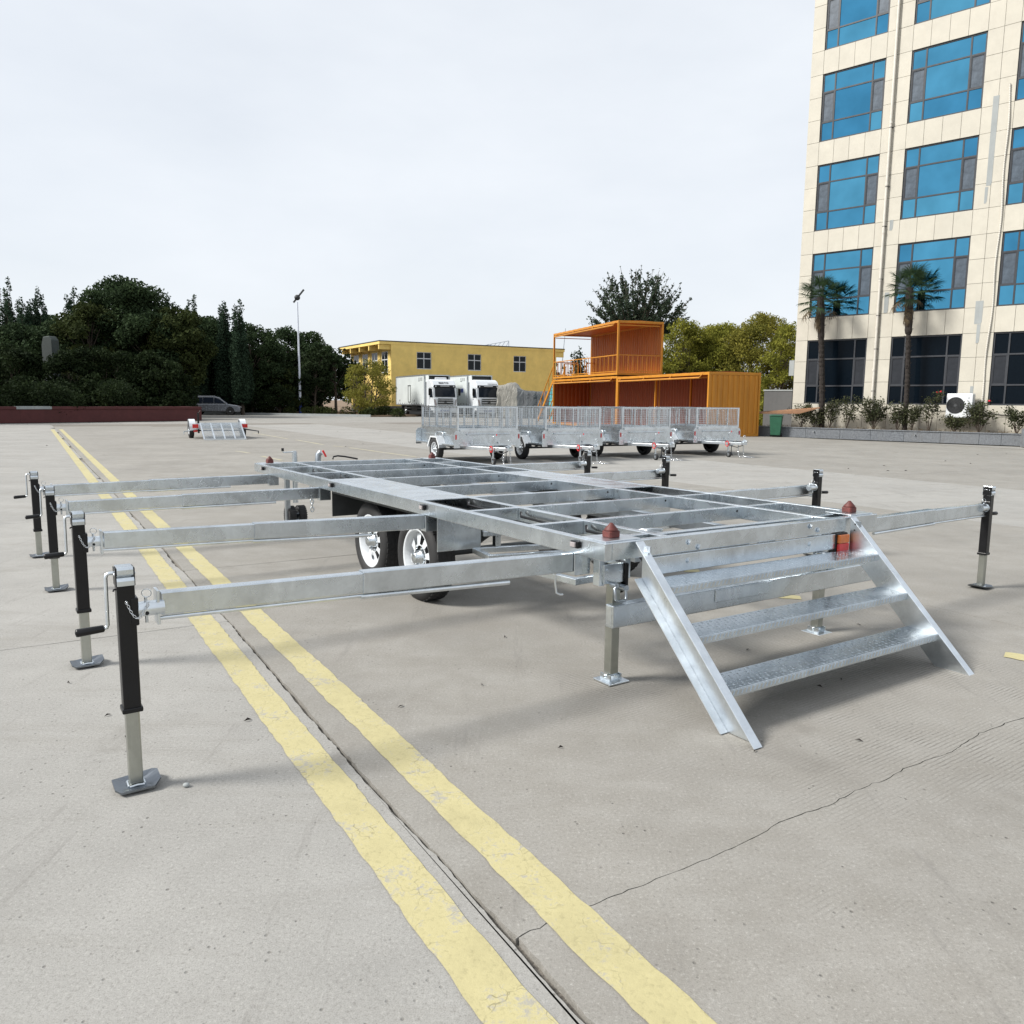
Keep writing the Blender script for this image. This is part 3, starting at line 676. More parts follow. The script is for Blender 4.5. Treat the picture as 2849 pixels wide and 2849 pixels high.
# under-deck frames, pipes and hoses
def pipeframe(pts, w=.04, name='storage_frame'):
    for p, q in zip(pts, pts[1:]):
        m = MB(); m.bar(p, q, w, w); part(m, name, G_, .004)
pipeframe([(.32, 1.87, .50), (.26, 1.55, .50)]); pipeframe([(.32, 1.85, .501), (1.0, 1.70, .501)]); pipeframe([(.26, 1.57, .499), (1.0, 1.42, .499)])
pipeframe([(.45, 1.97, .60), (.95, 1.90, .60)]); pipeframe([(.66, 2.1, .46), (.66, 2.1, .70)], .05)
pipeframe([(.10, .80, .56), (.14, .40, .56)]); pipeframe([(.14, .42, .561), (.38, .44, .561)]); pipeframe([(.18, .83, .60), (.70, .80, .60)])
part(MB().tube([(-.10, .30, .672), (-.10, .30, .60), (-.095, .295, .545), (-.075, .285, .535), (-.06, .28, .535)], .006, 8), 'lock_handle', M['galv_bright'], 0)
part(MB().tube([(.3, .5, .66), (.5, .9, .61), (.75, 1.5, .64), (.8, 2.2, .60), (.82, 3.0, .63), (.8, 4.5, .61), (.9, 6.4, .63)], .012, 8), 'cable', M['black_paint'], 0)
part(MB().tube([(.42, .14, .72), (.44, .12, .66), (.5, .18, .60), (.58, .3, .64), (.7, .5, .66)], .014, 8), 'cable', M['black_paint'], 0)
part(MB().ring((1.15, .9, .70), (.2, .2, 1), .10, .011, 24, 8), 'coiled_cable', M['galv_bright'], 0)
part(MB().ring((1.16, .91, .715), (.1, .2, 1), .095, .011, 24, 8), 'coiled_cable', M['galv_bright'], 0)
part(bx(1.0, 1.6, 1.7, 2.0, .52, .60), 'tool_box', M['dark_guard'], .01)
# drawbar end: twin jockey wheel, crank post, coupling
for v_ in (.95, 1.50):
    m = MB(); m.bar((v_+(0.3 if v_ > 1.2 else -.3), 6.2, .66), (1.23+(.04 if v_ > 1.2 else -.04), 7.75, .66), .06, .09); part(m, 'drawbar', G_, .004)
part(bx(.42, 1.0, 6.55, 6.62, .655, .73), 'jockey_mount', G_, .004)
jp = part(MB().cyl((.64, 6.90, .30), (.64, 6.90, .945), .034, 16), 'jockey_post', G_, 0)
ck = MB(); ck.cyl((.64, 6.9, .945), (.64, 6.9, .965), .03, 14); ck.tube([(.64, 6.9, .955), (.50, 6.88, .950), (.485, 6.88, .955), (.482, 6.88, .975)], .008, 8); ck.build('crank', M['galv_bright'], jp)
MB().cyl((.482, 6.88, .968), (.482, 6.88, 1.005), .017, 10).build('crank_knob', M['black_paint'], jp)
bx(.50, .78, 6.84, 6.96, .60, .66).build('post_clamp', M['galv_dull'], jp, .004)
for v_ in (.575, .715):
    t = MB(); t.lathe((v_, 6.93, .128), (-1, 0, 0), [(-.045, .07), (-.05, .10), (-.035, .127), (.035, .127), (.05, .10), (.045, .07)], 28); t.build('jockey_wheel', M['rubber'], jp)
    t = MB(); t.lathe((v_, 6.93, .128), (-1, 0, 0), [(.046, .072), (.030, .065), (.024, .03), (.06, .022), (.062, 0)], 24); t.build('rim', M['galv_dull'], jp)
    t = MB()
    for k in range(26):
        an = 2*math.pi*k/26
        for e in (-.025, .025): 
            rad = Vector((0, math.cos(an+e*4), math.sin(an+e*4))); cc = Vector((v_+e, 6.93, .128))+rad*.126; t.bar(cc-rad.cross(Vector((1, 0, 0)))*.009, cc+rad.cross(Vector((1, 0, 0)))*.009, .04, .010, rad)
    t.build('tread', M['rubber'], jp)
bx(.50, .56, 6.86, 6.92, .02, .62).build('stand_leg', M['galv_dull'], jp, .004)
cp = part(MB().tube([(1.02, 7.1, .80), (1.03, 7.1, .90), (1.06, 7.08, .93)], .040, 10), 'coupling_head', M['galv_dull'], 0)
MB().bar((1.075, 7.06, .955), (1.115, 7.05, .87), .02, .035, (0, 1, 0)).build('release_lever', M['red_plastic'], cp, .004)
part(MB().tube([(1.17, 6.95, .84), (1.18, 6.95, .875), (1.24, 6.95, .885), (1.33, 6.93, .875), (1.5, 6.9, .84)], .011, 8), 'brake_hose', M['black_paint'], 0)
for v_ in (.68, 1.02):
    part(MB().chain([(v_, 6.42, .66), (v_+.01, 6.42, .215)], .055, .008), 'safety_chain', M['galv_bright'], 0)

# ---------------------------------------------------------------- stabilizer jacks on the outriggers
def make_jack():
    t = thing('stabilizer_jack', '', 'jack stand', (0, 0, 0), 0, 'jacks at the ends of the outriggers')
    B = M['black_paint']; hw = .033
    up = []
    o = bx(-hw, hw, -hw, hw, .345, .868).build('outer_tube', B, t, .006); up.append(o)
    o = bx(-hw-.006, hw+.006, -hw-.006, hw+.006, .330, .352).build('collar', B, t, .005); up.append(o)
    o = bx(-.026, .026, -.026, .026, .02, .40).build('inner_tube', M['zinc_olive'], t, .006)
    f = MB(); N = 8
    ring = [(-.085, -.05), (-.065, -.078), (.06, -.082), (.088, -.05), (.09, .04), (.075, .072), (-.06, .078), (-.085, .055)]
    vs = [(x, y_, .003+.030*max(0, (abs(x)-.04)/.05)*(.6+.4*(x > 0))) for x, y_ in ring]+[(x*.45, y_*.6, .006) for x, y_ in ring]
    vs += [(x, y_, z+.008) for x, y_, z in vs]
    fs = []
    for k in range(N):
        j = (k+1) % N
        fs += [(k, N+k, N+j, j), (2*N+k, 2*N+j, 3*N+j, 3*N+k), (k, j, 2*N+j, 2*N+k)]
    fs += [tuple(N+k for k in range(N)), tuple(3*N+k for k in range(N-1, -1, -1))]
    f.add(vs, fs); f.build('foot_plate', M['galv_dark'], t)
    wl_ = MB()
    for x0, y0, x1, y1 in ((-.028, -.03, .028, -.03), (.03, -.028, .03, .028), (-.028, .03, .028, .03), (-.03, -.028, -.03, .028)): wl_.tube([(x0, y0, .016), ((x0+x1)/2, (y0+y1)/2, .019), (x1, y1, .016)], .006, 6)
    wl_.build('weld', M['galv_bright'], t)
    h = MB(); zt = .868
    h.box(-hw-.003, -hw+.002, -hw-.002, hw+.002, zt-.012, zt+.062); h.box(hw-.002, hw+.003, -hw-.002, hw+.002, zt-.012, zt+.062)
    up.append(h.build('head_side', B, t, .003))
    h = MB()
    h.prism([(-hw+.003, -hw-.004, zt+.066), (-hw+.003, hw+.004, zt+.066), (-hw+.003, hw+.008, zt+.055), (-hw+.003, hw+.008, zt+.038), (-hw+.003, hw+.002, zt+.030), (-hw+.003, -hw-.002, zt+.030), (-hw+.003, -hw-.008, zt+.038), (-hw+.003, -hw-.008, zt+.055)], (2*hw-.006, 0, 0))
    h.prism([(-hw+.001, -hw-.002, zt+.024), (-hw+.001, -hw-.010, zt+.010), (-hw+.001, -hw-.008, zt-.010), (-hw+.001, hw+.008, zt-.010), (-hw+.001, hw+.010, zt+.010), (-hw+.001, hw+.002, zt+.024)], (2*hw-.002, 0, 0))
    up.append(h.build('gear_head', M['galv'], t, .002))
    c = MB(); c.tube([(-hw-.002, 0, zt+.040), (-hw-.020, 0, zt+.040), (-hw-.030, 0, zt+.036), (-hw-.034, 0, zt+.022), (-hw-.036, 0, .70), (-hw-.040, 0, .690), (-hw-.050, 0, .688)], .0075, 10)
    cr = c.build('crank', M['galv_bright'], t); up.append(cr)
    gq = MB(); gq.lathe((-hw-.048, 0, .688), (-1, 0, -.05), [(0, 0), (0, .010), (.004, .0145), (.095, .0165), (.102, .0145), (.102, .008), (.104, .008), (.104, 0)], 14); gq.build('grip', M['black_paint'], cr)
    s = MB(); s.box(hw-.020, hw+.010, -hw-.004, hw+.004, .690, .806); up.append(s.build('boss_plate', B, t, .006))
    s = MB(); s.cyl((hw+.008, 0, .748), (.142, 0, .748), .031, 20); s.cyl((hw+.008, 0, .748), (hw+.014, 0, .748), .036, 20); st = s.build('pivot_stub', M['galv_bright'], t); up.append(st)
    s = MB(); s.cyl((hw+.040, -.0315, .735), (hw+.040, -.0305, .735), .008, 12); s.build('pin_hole', M['dark_hole'], st)
    s = MB(); s.cyl((hw+.042, 0, .795), (hw+.042, 0, .690), .006, 10); s.ring((hw+.046, 0, .812), (.3, 1, .2), .018, .0018, 18, 5); s.build('pull_pin', M['galv_bright'], st)
    ch = MB(); pts = [(-.002+.001*k, -hw-.007, .79-.005*k) for k in range(2)]
    n = 14
    for k in range(n+1):
        q = k/n; pts.append((.000+.075*q, -hw-.008-.002*math.sin(q*3), .788-.05*q-.30*q*(1-q)*(.72-.1*q)+.04*q*q))
    pts += [(hw+.044, -.036, .765), (hw+.044, -.03, .79)]
    ch.chain(pts, .013, .0017); up.append(ch.build('chain', M['chrome'], t))
    s = MB()
    for k in (-1, 0, 1):
        for sx in (-1, 1): s.ball((sx*(hw+.003), k*.018, zt+.036-abs(k)*0), .0055, 8, 5)
    up.append(tag(s.build('rivets', M['chrome'], t), kind='stuff'))
    s = MB(); s.tube([(-hw-.001, -.02, .845), (-hw-.010, -.022, .845), (-hw-.012, -.024, .838)], .004, 6); up.append(s.build('grease_nipple', B, t))
    return t, up
jack0, up0 = make_jack()
upnames = [o.name for o in up0]
JACKS = [(-2.262, .285, 0, 0.0, 0, 'black crank jack under the outrigger nearest the camera, left of the yellow lines'),
         (-2.258, 2.10, 0, 0.0, .02, 'black crank jack second from the front in the left row of jacks'),
         (-2.256, 4.345, 0, .056, -.02, 'black crank jack third from the front in the left row of jacks'),
         (-2.280, 6.05, 0, .069, .02, 'farthest black crank jack in the left row of jacks'),
         (4.572, .285, 1, .030, .05, 'black crank jack standing alone right of the steel steps, its foot in full view'),
         (4.56, 1.99, 1, .012, .02, 'black crank jack behind the right rear red cone, second on the right side'),
         (4.56, 4.22, 1, .012, .0, 'black crank jack in front of the third cage trailer, third on the right side'),
         (4.56, 5.80, 1, .030, .03, 'black crank jack in front of the second cage trailer, farthest on the right side')]
for k, (v_, u_, sd, dz, yw, lab) in enumerate(JACKS):
    j = jack0 if k == 0 else copy_tree(jack0)
    p = TM @ Vector((v_, u_, 0)); j.location = (p.x, p.y, 0); j.rotation_euler = (0, 0, YAW+(math.pi if sd else 0)+yw); j['label'] = lab
    JACKS[k] = (j, dz)
for j, dz in JACKS:
    for ch in j.children:
        if ch.name.split('.')[0] not in ('inner_tube', 'foot_plate', 'weld'): ch.location.z = -dz

# ---------------------------------------------------------------- steel steps hooked on the rear of the deck
steps = thing('steel_steps', 'galvanized three tread steel steps leading up to the rear of the deck', 'steps')
steps.matrix_world = TM
SV = (.252, 2.122); U0, Z0, U1 = -.020, .857, -.872
def su(z): return U0+(U1-U0)*(Z0-z)/Z0          # front line of the stringers
SWD = .213
for k, v_ in enumerate(SV):
    s_ = -1 if k == 0 else 1
    w = MB(); ztop2 = Z0-SWD*Z0/abs(U1-U0)
    w.prism([(v_, U0, Z0), (v_, U1, .003), (v_, U1+SWD, .003), (v_, U0, ztop2)], (s_*.006, 0, 0))
    st = w.build('stringer', M['galv_bright'], steps, .002)
    fl = MB(); nrm = Vector((0, -Z0, U0-U1)).normalized()*-1
    fl.prism([(v_, U0, Z0), (v_, U1, .004), (v_, U1+.011, .004), (v_, U0, Z0-.011)], (s_*.058, 0, 0)); fl.build('front_flange', M['galv_bright'], st, .002)
    fl = MB(); fl.prism([(v_+s_*.0061, U0-.0005, ztop2+.010), (v_+s_*.0061, U1+SWD-.010, .004), (v_+s_*.0061, U1+SWD, .004), (v_+s_*.0061, U0-.0005, ztop2)], (s_*.052, 0, 0)); fl.build('rear_flange', M['galv_bright'], st, .002)
    hk = MB(); hk.box(v_+(s_*.0065 if s_ > 0 else -.016), v_+(.016 if s_ > 0 else -.0065), U0-.07, U0-.004, .80, .835)
    hk.cyl((v_+s_*.012, U0-.05, .76), (v_+s_*.012, U0-.05, .83), .005, 8); hk.build('hook', M['galv_dull'], st)
    bxh = MB()
    for uu, zz in ((-.055, .815), (-.052, .775)): bxh.cyl((v_-s_*.0005, uu, zz), (v_-s_*.001, uu, zz), .006, 10)
    bxh.build('bolt_holes', M['dark_hole'], st)
for z_ in (.643, .428, .214):
    f = su(z_)
    t = MB(); t.box(SV[0]+.0065, SV[1]-.0005, f-.004, f+SWD-.012, z_-.005, z_); t.box(SV[0]+.0065, SV[1]-.0005, f-.004, f+.001, z_-.042, z_-.0052); t.box(SV[0]+.0065, SV[1]-.0005, f+SWD-.016, f+SWD-.012, z_-.038, z_-.0052)
    tr = t.build('tread', M['galv_tread'], steps, .002)
    lug = MB(); n = 0
    for i in range(56):
        for j in range(6):
            vx = SV[0]+.03+i*.033+(.5*.033 if j % 2 else 0); uy = f+.016+j*.032
            if vx > SV[1]-.02 or uy > f+SWD-.022: continue
            a = R(18) if (i+j) % 2 else R(108)
            if (i+j) % 2 == 0: a = R(102)
            d = Vector((math.cos(a), math.sin(a), 0))*.0115; s2 = Vector((-d.y, d.x, 0)).normalized()*.0032; c0 = Vector((vx, uy, z_+.0002))
            lug.add([c0-d, c0+s2, c0+d, c0-s2, c0-d*.45+Vector((0, 0, .0015)), c0+d*.45+Vector((0, 0, .0015))], [(0, 3, 4), (3, 5, 4), (3, 2, 5), (2, 1, 5), (1, 4, 5), (1, 0, 4)])
    for i in range(60):
        vx = SV[0]+.03+i*.031
        if vx < SV[1]-.03:
            c0 = Vector((vx, f-.0043, z_-.02)); lug.bar(c0+Vector((-.004, 0, -.012)), c0+Vector((.006, 0, .012)), .004, .005, (0, 1, 0))
    tag(lug.build('tread_pattern', M['galv_tread'], tr), kind='stuff')

# ---------------------------------------------------------------- cage trailers
def mesh_panel(mb, p, q, z0, z1, step, r):
    """welded wire grid between two ground points, in a vertical plane"""
    p, q = Vector(p), Vector(q); L = (q-p).length; d = (q-p)/L
    n = max(1, round(L/step)); m = max(1, round((z1-z0)/step))
    for i in range(1, n):
        c = p+d*L*i/n; mb.bar((c.x, c.y, z0), (c.x, c.y, z1), r, r, d)
    for k in range(1, m):
        z = z0+(z1-z0)*k/m; mb.bar((p.x, p.y, z), (q.x, q.y, z), r, r)
def make_cage_trailer():
    t = thing('cage_trailer', '', 'trailer', group='galvanized cage trailers parked in a row')
    X, YF, YR = .80, -1.20, 1.25; zb, zt, zc0, zc1 = .45, .855, .885, 1.44
    g = M['galv']
    bx(-X, X, YF, YR, zb, zb+.03).build('floor', M['galv_dull'], t)
    for s_ in (-1, 1):
        sd = bx(min(s_*X, s_*(X-.02)), max(s_*X, s_*(X-.02)), YF+.021, YR-.021, zb+.031, zt).build('side_panel', g, t)
        m = MB(); m.bar((s_*(X+.012), YF+.02, zt-.01), (s_*(X+.012), YR-.02, zt-.01), .05, .05); m.bar((s_*(X+.008), YF+.15, .70), (s_*(X+.008), YR-.15, .70), .028, .028)
        m.build('side_rail', M['galv_bright'], sd)
        m = MB()
        for y0, y1 in ((YF, -.42), (.42, YR)): bx(min(s_*X, s_*.955), max(s_*X, s_*.955), y0+.03, y1-.013, zb+.0, zb+.035).build('side_step', g, t)
        for y0 in (YF, YR-.012): MB().prism([(s_*(X+.001), y0, zb-.05), (s_*.965, y0, zb-.05), (s_*.965, y0, .76), (s_*.90, y0, .84), (s_*(X+.001), y0, .84)], (0, .012, 0)).build('side_flange', g, t)
        m = MB()
        for y0 in (YF-.004,): m.box(min(s_*.90, s_*.925), max(s_*.90, s_*.925), y0-.012, y0, .62, .74)
        m.build('side_reflector', M['lens_red'], t)
        gd = MB(); pr = [(-.37, .37), (-.37, .44), (-.20, .665), (.20, .665), (.37, .44), (.37, .37)]
        for (a, b), (c, d) in zip(pr, pr[1:]):
            gd.prism([(s_*.805, a, b), (s_*.805, c, d), (s_*.805, c, d+.008), (s_*.805, a, b+.008)], (s_*.20, 0, 0))
            gd.prism([(s_*.985, a, b+.0085), (s_*.985, c, d+.0085), (s_*.985, c*.86, d*.94), (s_*.985, a*.86, b*.94)], (s_*.02, 0, 0))
        gu = gd.build('mudguard', M['white_paint'], t)
        m = MB(); m.tube([(s_*.83, -.24, .665), (s_*.83, -.24, .735), (s_*.83, -.19, .77), (s_*.83, .19, .77), (s_*.83, .24, .735), (s_*.83, .24, .665)], .018, 8); m.build('guard_rail', M['galv_bright'], gu)
        w = wheel(t, (s_*.905, 0, .312), s_, .312, .17, .19, 8, None if s_ < 0 else M['dark_guard'], detail=False)
    fp = bx(-X, X, YF, YF+.02, zb+.0305, zt).build('front_panel', g, t)
    m = MB(); m.bar((-X-.01, YF-.012, zt-.01), (X+.01, YF-.012, zt-.01), .05, .05); m.tube([(-.62, YF-.03, .745), (.62, YF-.03, .745)], .016, 8)
    m.bar((-X, YF-.008, zb+.02), (X, YF-.008, zb+.02), .03, .04)
    for q in (-.5, .28): m.box(q, q+.05, YF-.035, YF-.001, zb+.05, zb+.09)
    m.build('front_rails', M['galv_bright'], fp)
    bx(-X, X, YR-.02, YR, zb+.0305, zt).build('tailgate', g, t)
    # cage: posts, rails, uprights and the wire grid of each side
    C = .855
    corners = [(-C, YF+.02), (C, YF+.02), (C, YR-.22), (-C, YR-.22)]
    for x_, y_ in corners: MB().bar((x_, y_, zc0-.03), (x_, y_, zc1+.012), .045, .045, (1, 0, 0)).build('cage_post', M['galv_bright'], t)
    for k in range(4):
        p, q = Vector(corners[k]+(0,)), Vector(corners[(k+1) % 4]+(0,)); d = (q-p).normalized(); p = p+d*.024; q = q-d*.024
        fr = MB()
        for z in (zc0, zc1-.01): fr.bar((p.x, p.y, z), (q.x, q.y, z), .035, .04)
        n = 4 if k % 2 == 0 else 5
        for i in range(1, n):
            c = p+(q-p)*i/n; fr.bar((c.x, c.y, zc0+.021), (c.x, c.y, zc1-.031), .03, .03, (d.x, d.y, 0))
        f = fr.build('cage_frame', g, t)
        wr = MB(); mesh_panel(wr, p, q, zc0, zc1, .065, .0065); tag(wr.build('wire_grid', M['galv_bright'], f), kind='stuff')
    # running gear, drawbar, jockey wheel, coupling, chains
    m = MB(); m.bar((-.82, 0, .312), (.82, 0, .312), .05, .05); m.build('axle', M['dark_guard'], t)
    m = MB()
    for s_ in (-1, 1):
        m.tube([(s_*.62, -.45, .42), (s_*.62, -.2, .33), (s_*.62, .2, .33), (s_*.62, .45, .42)], .025, 6); m.bar((s_*.62, YF, .415), (s_*.62, YR, .415), .05, .068)
    for y_ in (-.9, -.2, .5, 1.1): m.bar((-.59, y_, .42), (.59, y_, .42), .04, .05)
    m.build('chassis', M['galv_dull'], t)
    db = MB()
    for s_ in (-1, 1): db.bar((s_*.62, YF+.05, .412), (s_*.05, -2.30, .412), .05, .075)
    db.box(-.09, .09, -2.34, -2.12, .375, .45)
    dr = db.build('drawbar', M['galv_bright'], t, .004)
    m = MB(); m.tube([(0, -2.25, .45), (0, -2.34, .50), (0, -2.42, .47)], .035, 8); m.tube([(0, -2.27, .5), (.01, -2.30, .585)], .014, 6); m.ring((.01, -2.30, .62), (0, 1, 0), .035, .009, 12, 5); m.box(-.05, .05, -2.24, -2.1, .451, .49)
    m.build('coupling', M['galv_bright'], dr)
    jk = MB(); jx, jy = -.24, -1.92
    jk.cyl((jx, jy, .16), (jx, jy, .70), .026, 10); jk.tube([(jx, jy, .70), (jx, jy, .73), (jx+.05, jy, .735), (jx+.12, jy, .735)], .009, 6)
    j = jk.build('jockey_post', M['galv'], t)
    m = MB(); m.lathe((jx, jy-.03, .085), (1, 0, 0), [(-.03, .045), (-.034, .07), (-.022, .085), (.022, .085), (.034, .07), (.03, .045)], 18); m.build('jockey_wheel', M['rubber'], j)
    m = MB(); m.cyl((jx-.032, jy-.03, .085), (jx+.032, jy-.03, .085), .048, 14); m.bar((jx-.042, jy-.02, .08), (jx-.042, jy, .18), .03, .008, (1, 0, 0)); m.bar((jx+.042, jy-.02, .08), (jx+.042, jy, .18), .03, .008, (1, 0, 0)); m.build('wheel_fork', M['galv_bright'], j)
    MB().cyl((jx+.10, jy, .735), (jx+.10, jy, .78), .013, 8).build('knob', M['red_plastic'], j)
    MB().ring((jx-.05, jy+.01, .40), (1, 0, .1), .062, .013, 14, 6, 1.25, (0, 0, 1)).build('clamp_handle', M['red_plastic'], j)
    m = MB(); m.box(jx+.02, jx+.14, jy-.05, jy+.05, .33, .48); m.build('jockey_clamp', M['galv_dull'], j, .005)
    m = MB(); m.tube([(-.2, -1.75, .40), (-.19, -1.95, .34), (-.12, -2.15, .30), (-.03, -2.28, .36), (.0, -2.3, .45), (-.08, -2.2, .48), (-.2, -2.05, .46)], .011, 6); m.build('cable', M['black_paint'], dr)
    m = MB(); m.tube([(-.05, -2.18, .44), (-.06, -2.19, .37)], .014, 6); m.build('breakaway_clip', M['red_plastic'], dr)
    ch = MB()
    ch.chain([(-.08, -2.16, .38), (-.10, -2.18, .2), (-.09, -2.20, .03), (.02, -2.32, .018), (.16, -2.42, .015)], .042, .006); ch.chain([(.09, -2.18, .38), (.11, -2.2, .05), (.16, -2.38, .018), (.28, -2.45, .018)], .042, .006)
    ch.build('safety_chains', M['chrome'], dr)
    m = MB(); m.tube([(.45, -1.35, .40), (.45, -1.36, .10)], .012, 6); m.lathe((.45, -1.36, 0), (0, 0, 1), [(0, .05), (.02, .05), (.10, .012)], 10); m.build('prop_stand', M['dark_guard'], t)
    return t
cage0 = make_cage_trailer()
for k, (Rw, yw, lab) in enumerate([((-.415, 22.19), 29.8, 'leftmost galvanized cage trailer, white wheel behind the far red cone'),
                              ((1.88, 23.15), 28.5, 'second galvanized cage trailer from the left, in front of the grey tarpaulin'),
                              ((4.06, 24.585), 29.5, 'third galvanized cage trailer from the left, small jockey wheel on the ground'),
                              ((6.474, 26.10), 30.0, 'rightmost galvanized cage trailer, drawbar pointing at the green bin')]):
    o = cage0 if k == 0 else copy_tree(cage0)
    a = R(yw); c = Vector((Rw[0]-.94*math.cos(a), Rw[1]-.94*math.sin(a), 0)); place(o, c, a, lab)

# ---------------------------------------------------------------- small plant trailer with its ramp down
pt = thing('plant_trailer', 'small low trailer with white mudguards and mesh ramp lowered, in front of the maroon wall', 'trailer', (-11.62, 32.0, 0), R(28))
bx(-.80, .80, .05, 2.4, .40, .44).build('bed', M['galv_dull'], pt)
m = MB(); m.bar((-.80, 0, .47), (.80, 0, .47), .05, .08); m.bar((-.78, .05, .50), (-.78, 2.4, .50), .05, .08); m.bar((.78, .05, .50), (.78, 2.4, .50), .05, .08); m.bar((-.78, 2.4, .50), (.78, 2.4, .50), .05, .08); m.build('bed_frame', M['galv_bright'], pt)
rp = MB(); rz = (.62, .03); ry = (-.02, -1.10)
def rpt(x, q): return (x, ry[0]+(ry[1]-ry[0])*q, rz[0]+(rz[1]-rz[0])*q)
for x in (-.76, -.38, 0, .38, .76): rp.bar(rpt(x, 0), rpt(x, 1), .05, .03)
for q in (0, 1): rp.bar(rpt(-.78, q), rpt(.78, q), .03, .05)
rpo = rp.build('ramp', M['galv_bright'], pt)
mp_ = MB()
for i in range(1, 40):
    x = -.76+1.52*i/40; mp_.bar(rpt(x, 0), rpt(x, 1), .008, .006)
for i in range(1, 24): mp_.bar(rpt(-.76, i/24), rpt(.76, i/24), .006, .010)
tag(mp_.build('ramp_mesh', M['galv'], rpo), kind='stuff')
for s_ in (-1, 1):
    f = MB(); n = 10
    for k in range(n):
        a0, a1 = math.pi*(k/n), math.pi*((k+1)/n); c0 = (.95+.38*math.cos(a0), .34+.40*math.sin(a0)); c1 = (.95+.38*math.cos(a1), .34+.40*math.sin(a1))
        f.prism([(s_*.86, c0[0], c0[1]), (s_*.86, c1[0], c1[1]), (s_*.86, c1[0], c1[1]+.02), (s_*.86, c0[0], c0[1]+.02)], (s_*.23, 0, 0))
    f.build('mudguard', M['white_paint'], pt)
    wheel(pt, (s_*1.0, .95, .30), s_, .30, .19, .17, 8, detail=False)
    lp = bx(min(s_*.82, s_*1.04), max(s_*.82, s_*1.04), .02, .08, .43, .58).build('tail_light', M['lens_red'], pt)
    m = MB(); m.bar((s_*.84, .02, .40), (s_*1.40, -.30, .30), .05, .035); m.bar((s_*.84, .9, .36), (s_*1.40, -.28, .30), .03, .03); m.cyl((s_*1.40, -.3, .20), (s_*1.40, -.3, .32), .02, 8); m.build('ramp_arm', M['galv_bright'] if s_ < 0 else M['dark_guard'], pt)
m = MB(); m.bar((-.9, .95, .30), (.9, .95, .30), .06, .06); m.build('axle', M['dark_guard'], pt)
m = MB(); m.cyl((-.50, 2.75, .12), (-.50, 2.75, .98), .04, 10); m.cyl((-.47, 2.75, .98), (-.40, 2.75, 1.08), .015, 8); m.build('jockey_post', M['black_paint'], pt)
m = MB(); m.bar((-.6, 2.4, .45), (0, 3.7, .45), .05, .07); m.bar((.6, 2.4, .45), (0, 3.7, .45), .05, .07); m.build('drawbar', M['galv'], pt)
m = MB(); m.box(-1.0, -.86, .05, .12, .27, .36); m.build('number_plate_holder', M['lens_red'], pt)

# ---------------------------------------------------------------- orange containers
CA = Vector((9.15, 37.95, 0)); CU = Vector((-.31, .951, 0)).normalized(); CV = Vector((.951, .31, 0)).normalized()
CROT = math.atan2(CV.y, CV.x)             # local x = across the end wall, local y = along the container
O_ = M['orange']
def corrugated(mb, p, q, z0, z1, pitch=.30, depth=.055, thick=.01, out=None):
    """trapezoidal sheet wall from p to q (local xy); out = side the ribs stand out to"""
    p, q = Vector(p), Vector(q); L = (q-p).length; d = (q-p)/L; nrm = Vector((d.y, -d.x)) if out is None else Vector(out)
    n = max(1, round(L/pitch)); pts = []
    for i in range(n):
        for f, o in ((0, 0), (.30, 0), (.42, 1), (.80, 1), (.92, 0)): pts.append(p+d*L*(i+f)/n+nrm*depth*o)
    pts.append(q.copy())
    back = [a-nrm*thick for a in pts]; N = len(pts); vs = []
    for a in pts+back: vs += [(a.x, a.y, z0), (a.x, a.y, z1)]
    fs = [(2*i, 2*i+2, 2*i+3, 2*i+1) for i in range(N-1)]+[(2*(N+i)+1, 2*(N+i)+3, 2*(N+i)+2, 2*(N+i)) for i in range(N-1)]
    mb.add(vs, fs); return mb
def container(loc, L, Wd, H, label, end_near, end_far, inner='orange_shaded', name='open_container'):
    t = thing(name, label, 'container', loc, CROT, 'orange steel containers')
    P_ = .11
    for x, y_ in ((0, 0), (Wd-P_, 0), (0, L-P_), (Wd-P_, L-P_)): bx(x, x+P_, y_, y_+P_, 0, H).build('corner_post', O_, t, .01, 1)
    r = MB()
    for z in (0, H-.14):
        for x in (0, Wd-.09): r.box(x+.004, x+.086, P_+.001, L-P_-.001, z+.004, z+.136)
        for y_ in (0, L-.09): r.box(P_+.001, Wd-P_-.001, y_+.004, y_+.086, z+.004, z+.136)
    r.build('frame_rails', O_, t, .008, 1)
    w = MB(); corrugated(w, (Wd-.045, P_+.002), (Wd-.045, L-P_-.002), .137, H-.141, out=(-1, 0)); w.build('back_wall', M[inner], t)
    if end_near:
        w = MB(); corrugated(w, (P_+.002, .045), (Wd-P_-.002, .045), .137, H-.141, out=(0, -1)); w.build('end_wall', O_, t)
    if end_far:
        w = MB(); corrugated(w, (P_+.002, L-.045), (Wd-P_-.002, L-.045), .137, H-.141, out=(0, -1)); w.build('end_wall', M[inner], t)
    return t
CL, CW, CH = 9.95, 2.85, 3.03
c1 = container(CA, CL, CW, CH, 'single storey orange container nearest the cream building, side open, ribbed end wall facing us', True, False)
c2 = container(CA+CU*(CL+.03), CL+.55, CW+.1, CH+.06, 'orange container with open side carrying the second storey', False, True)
c3 = container(CA+CU*(CL+.04)+Vector((0, 0, CH+.13)), CL+.55, CW+.12, 3.12, 'upper storey orange container with railings around its open front and ends', False, False, 'orange_half_shaded')
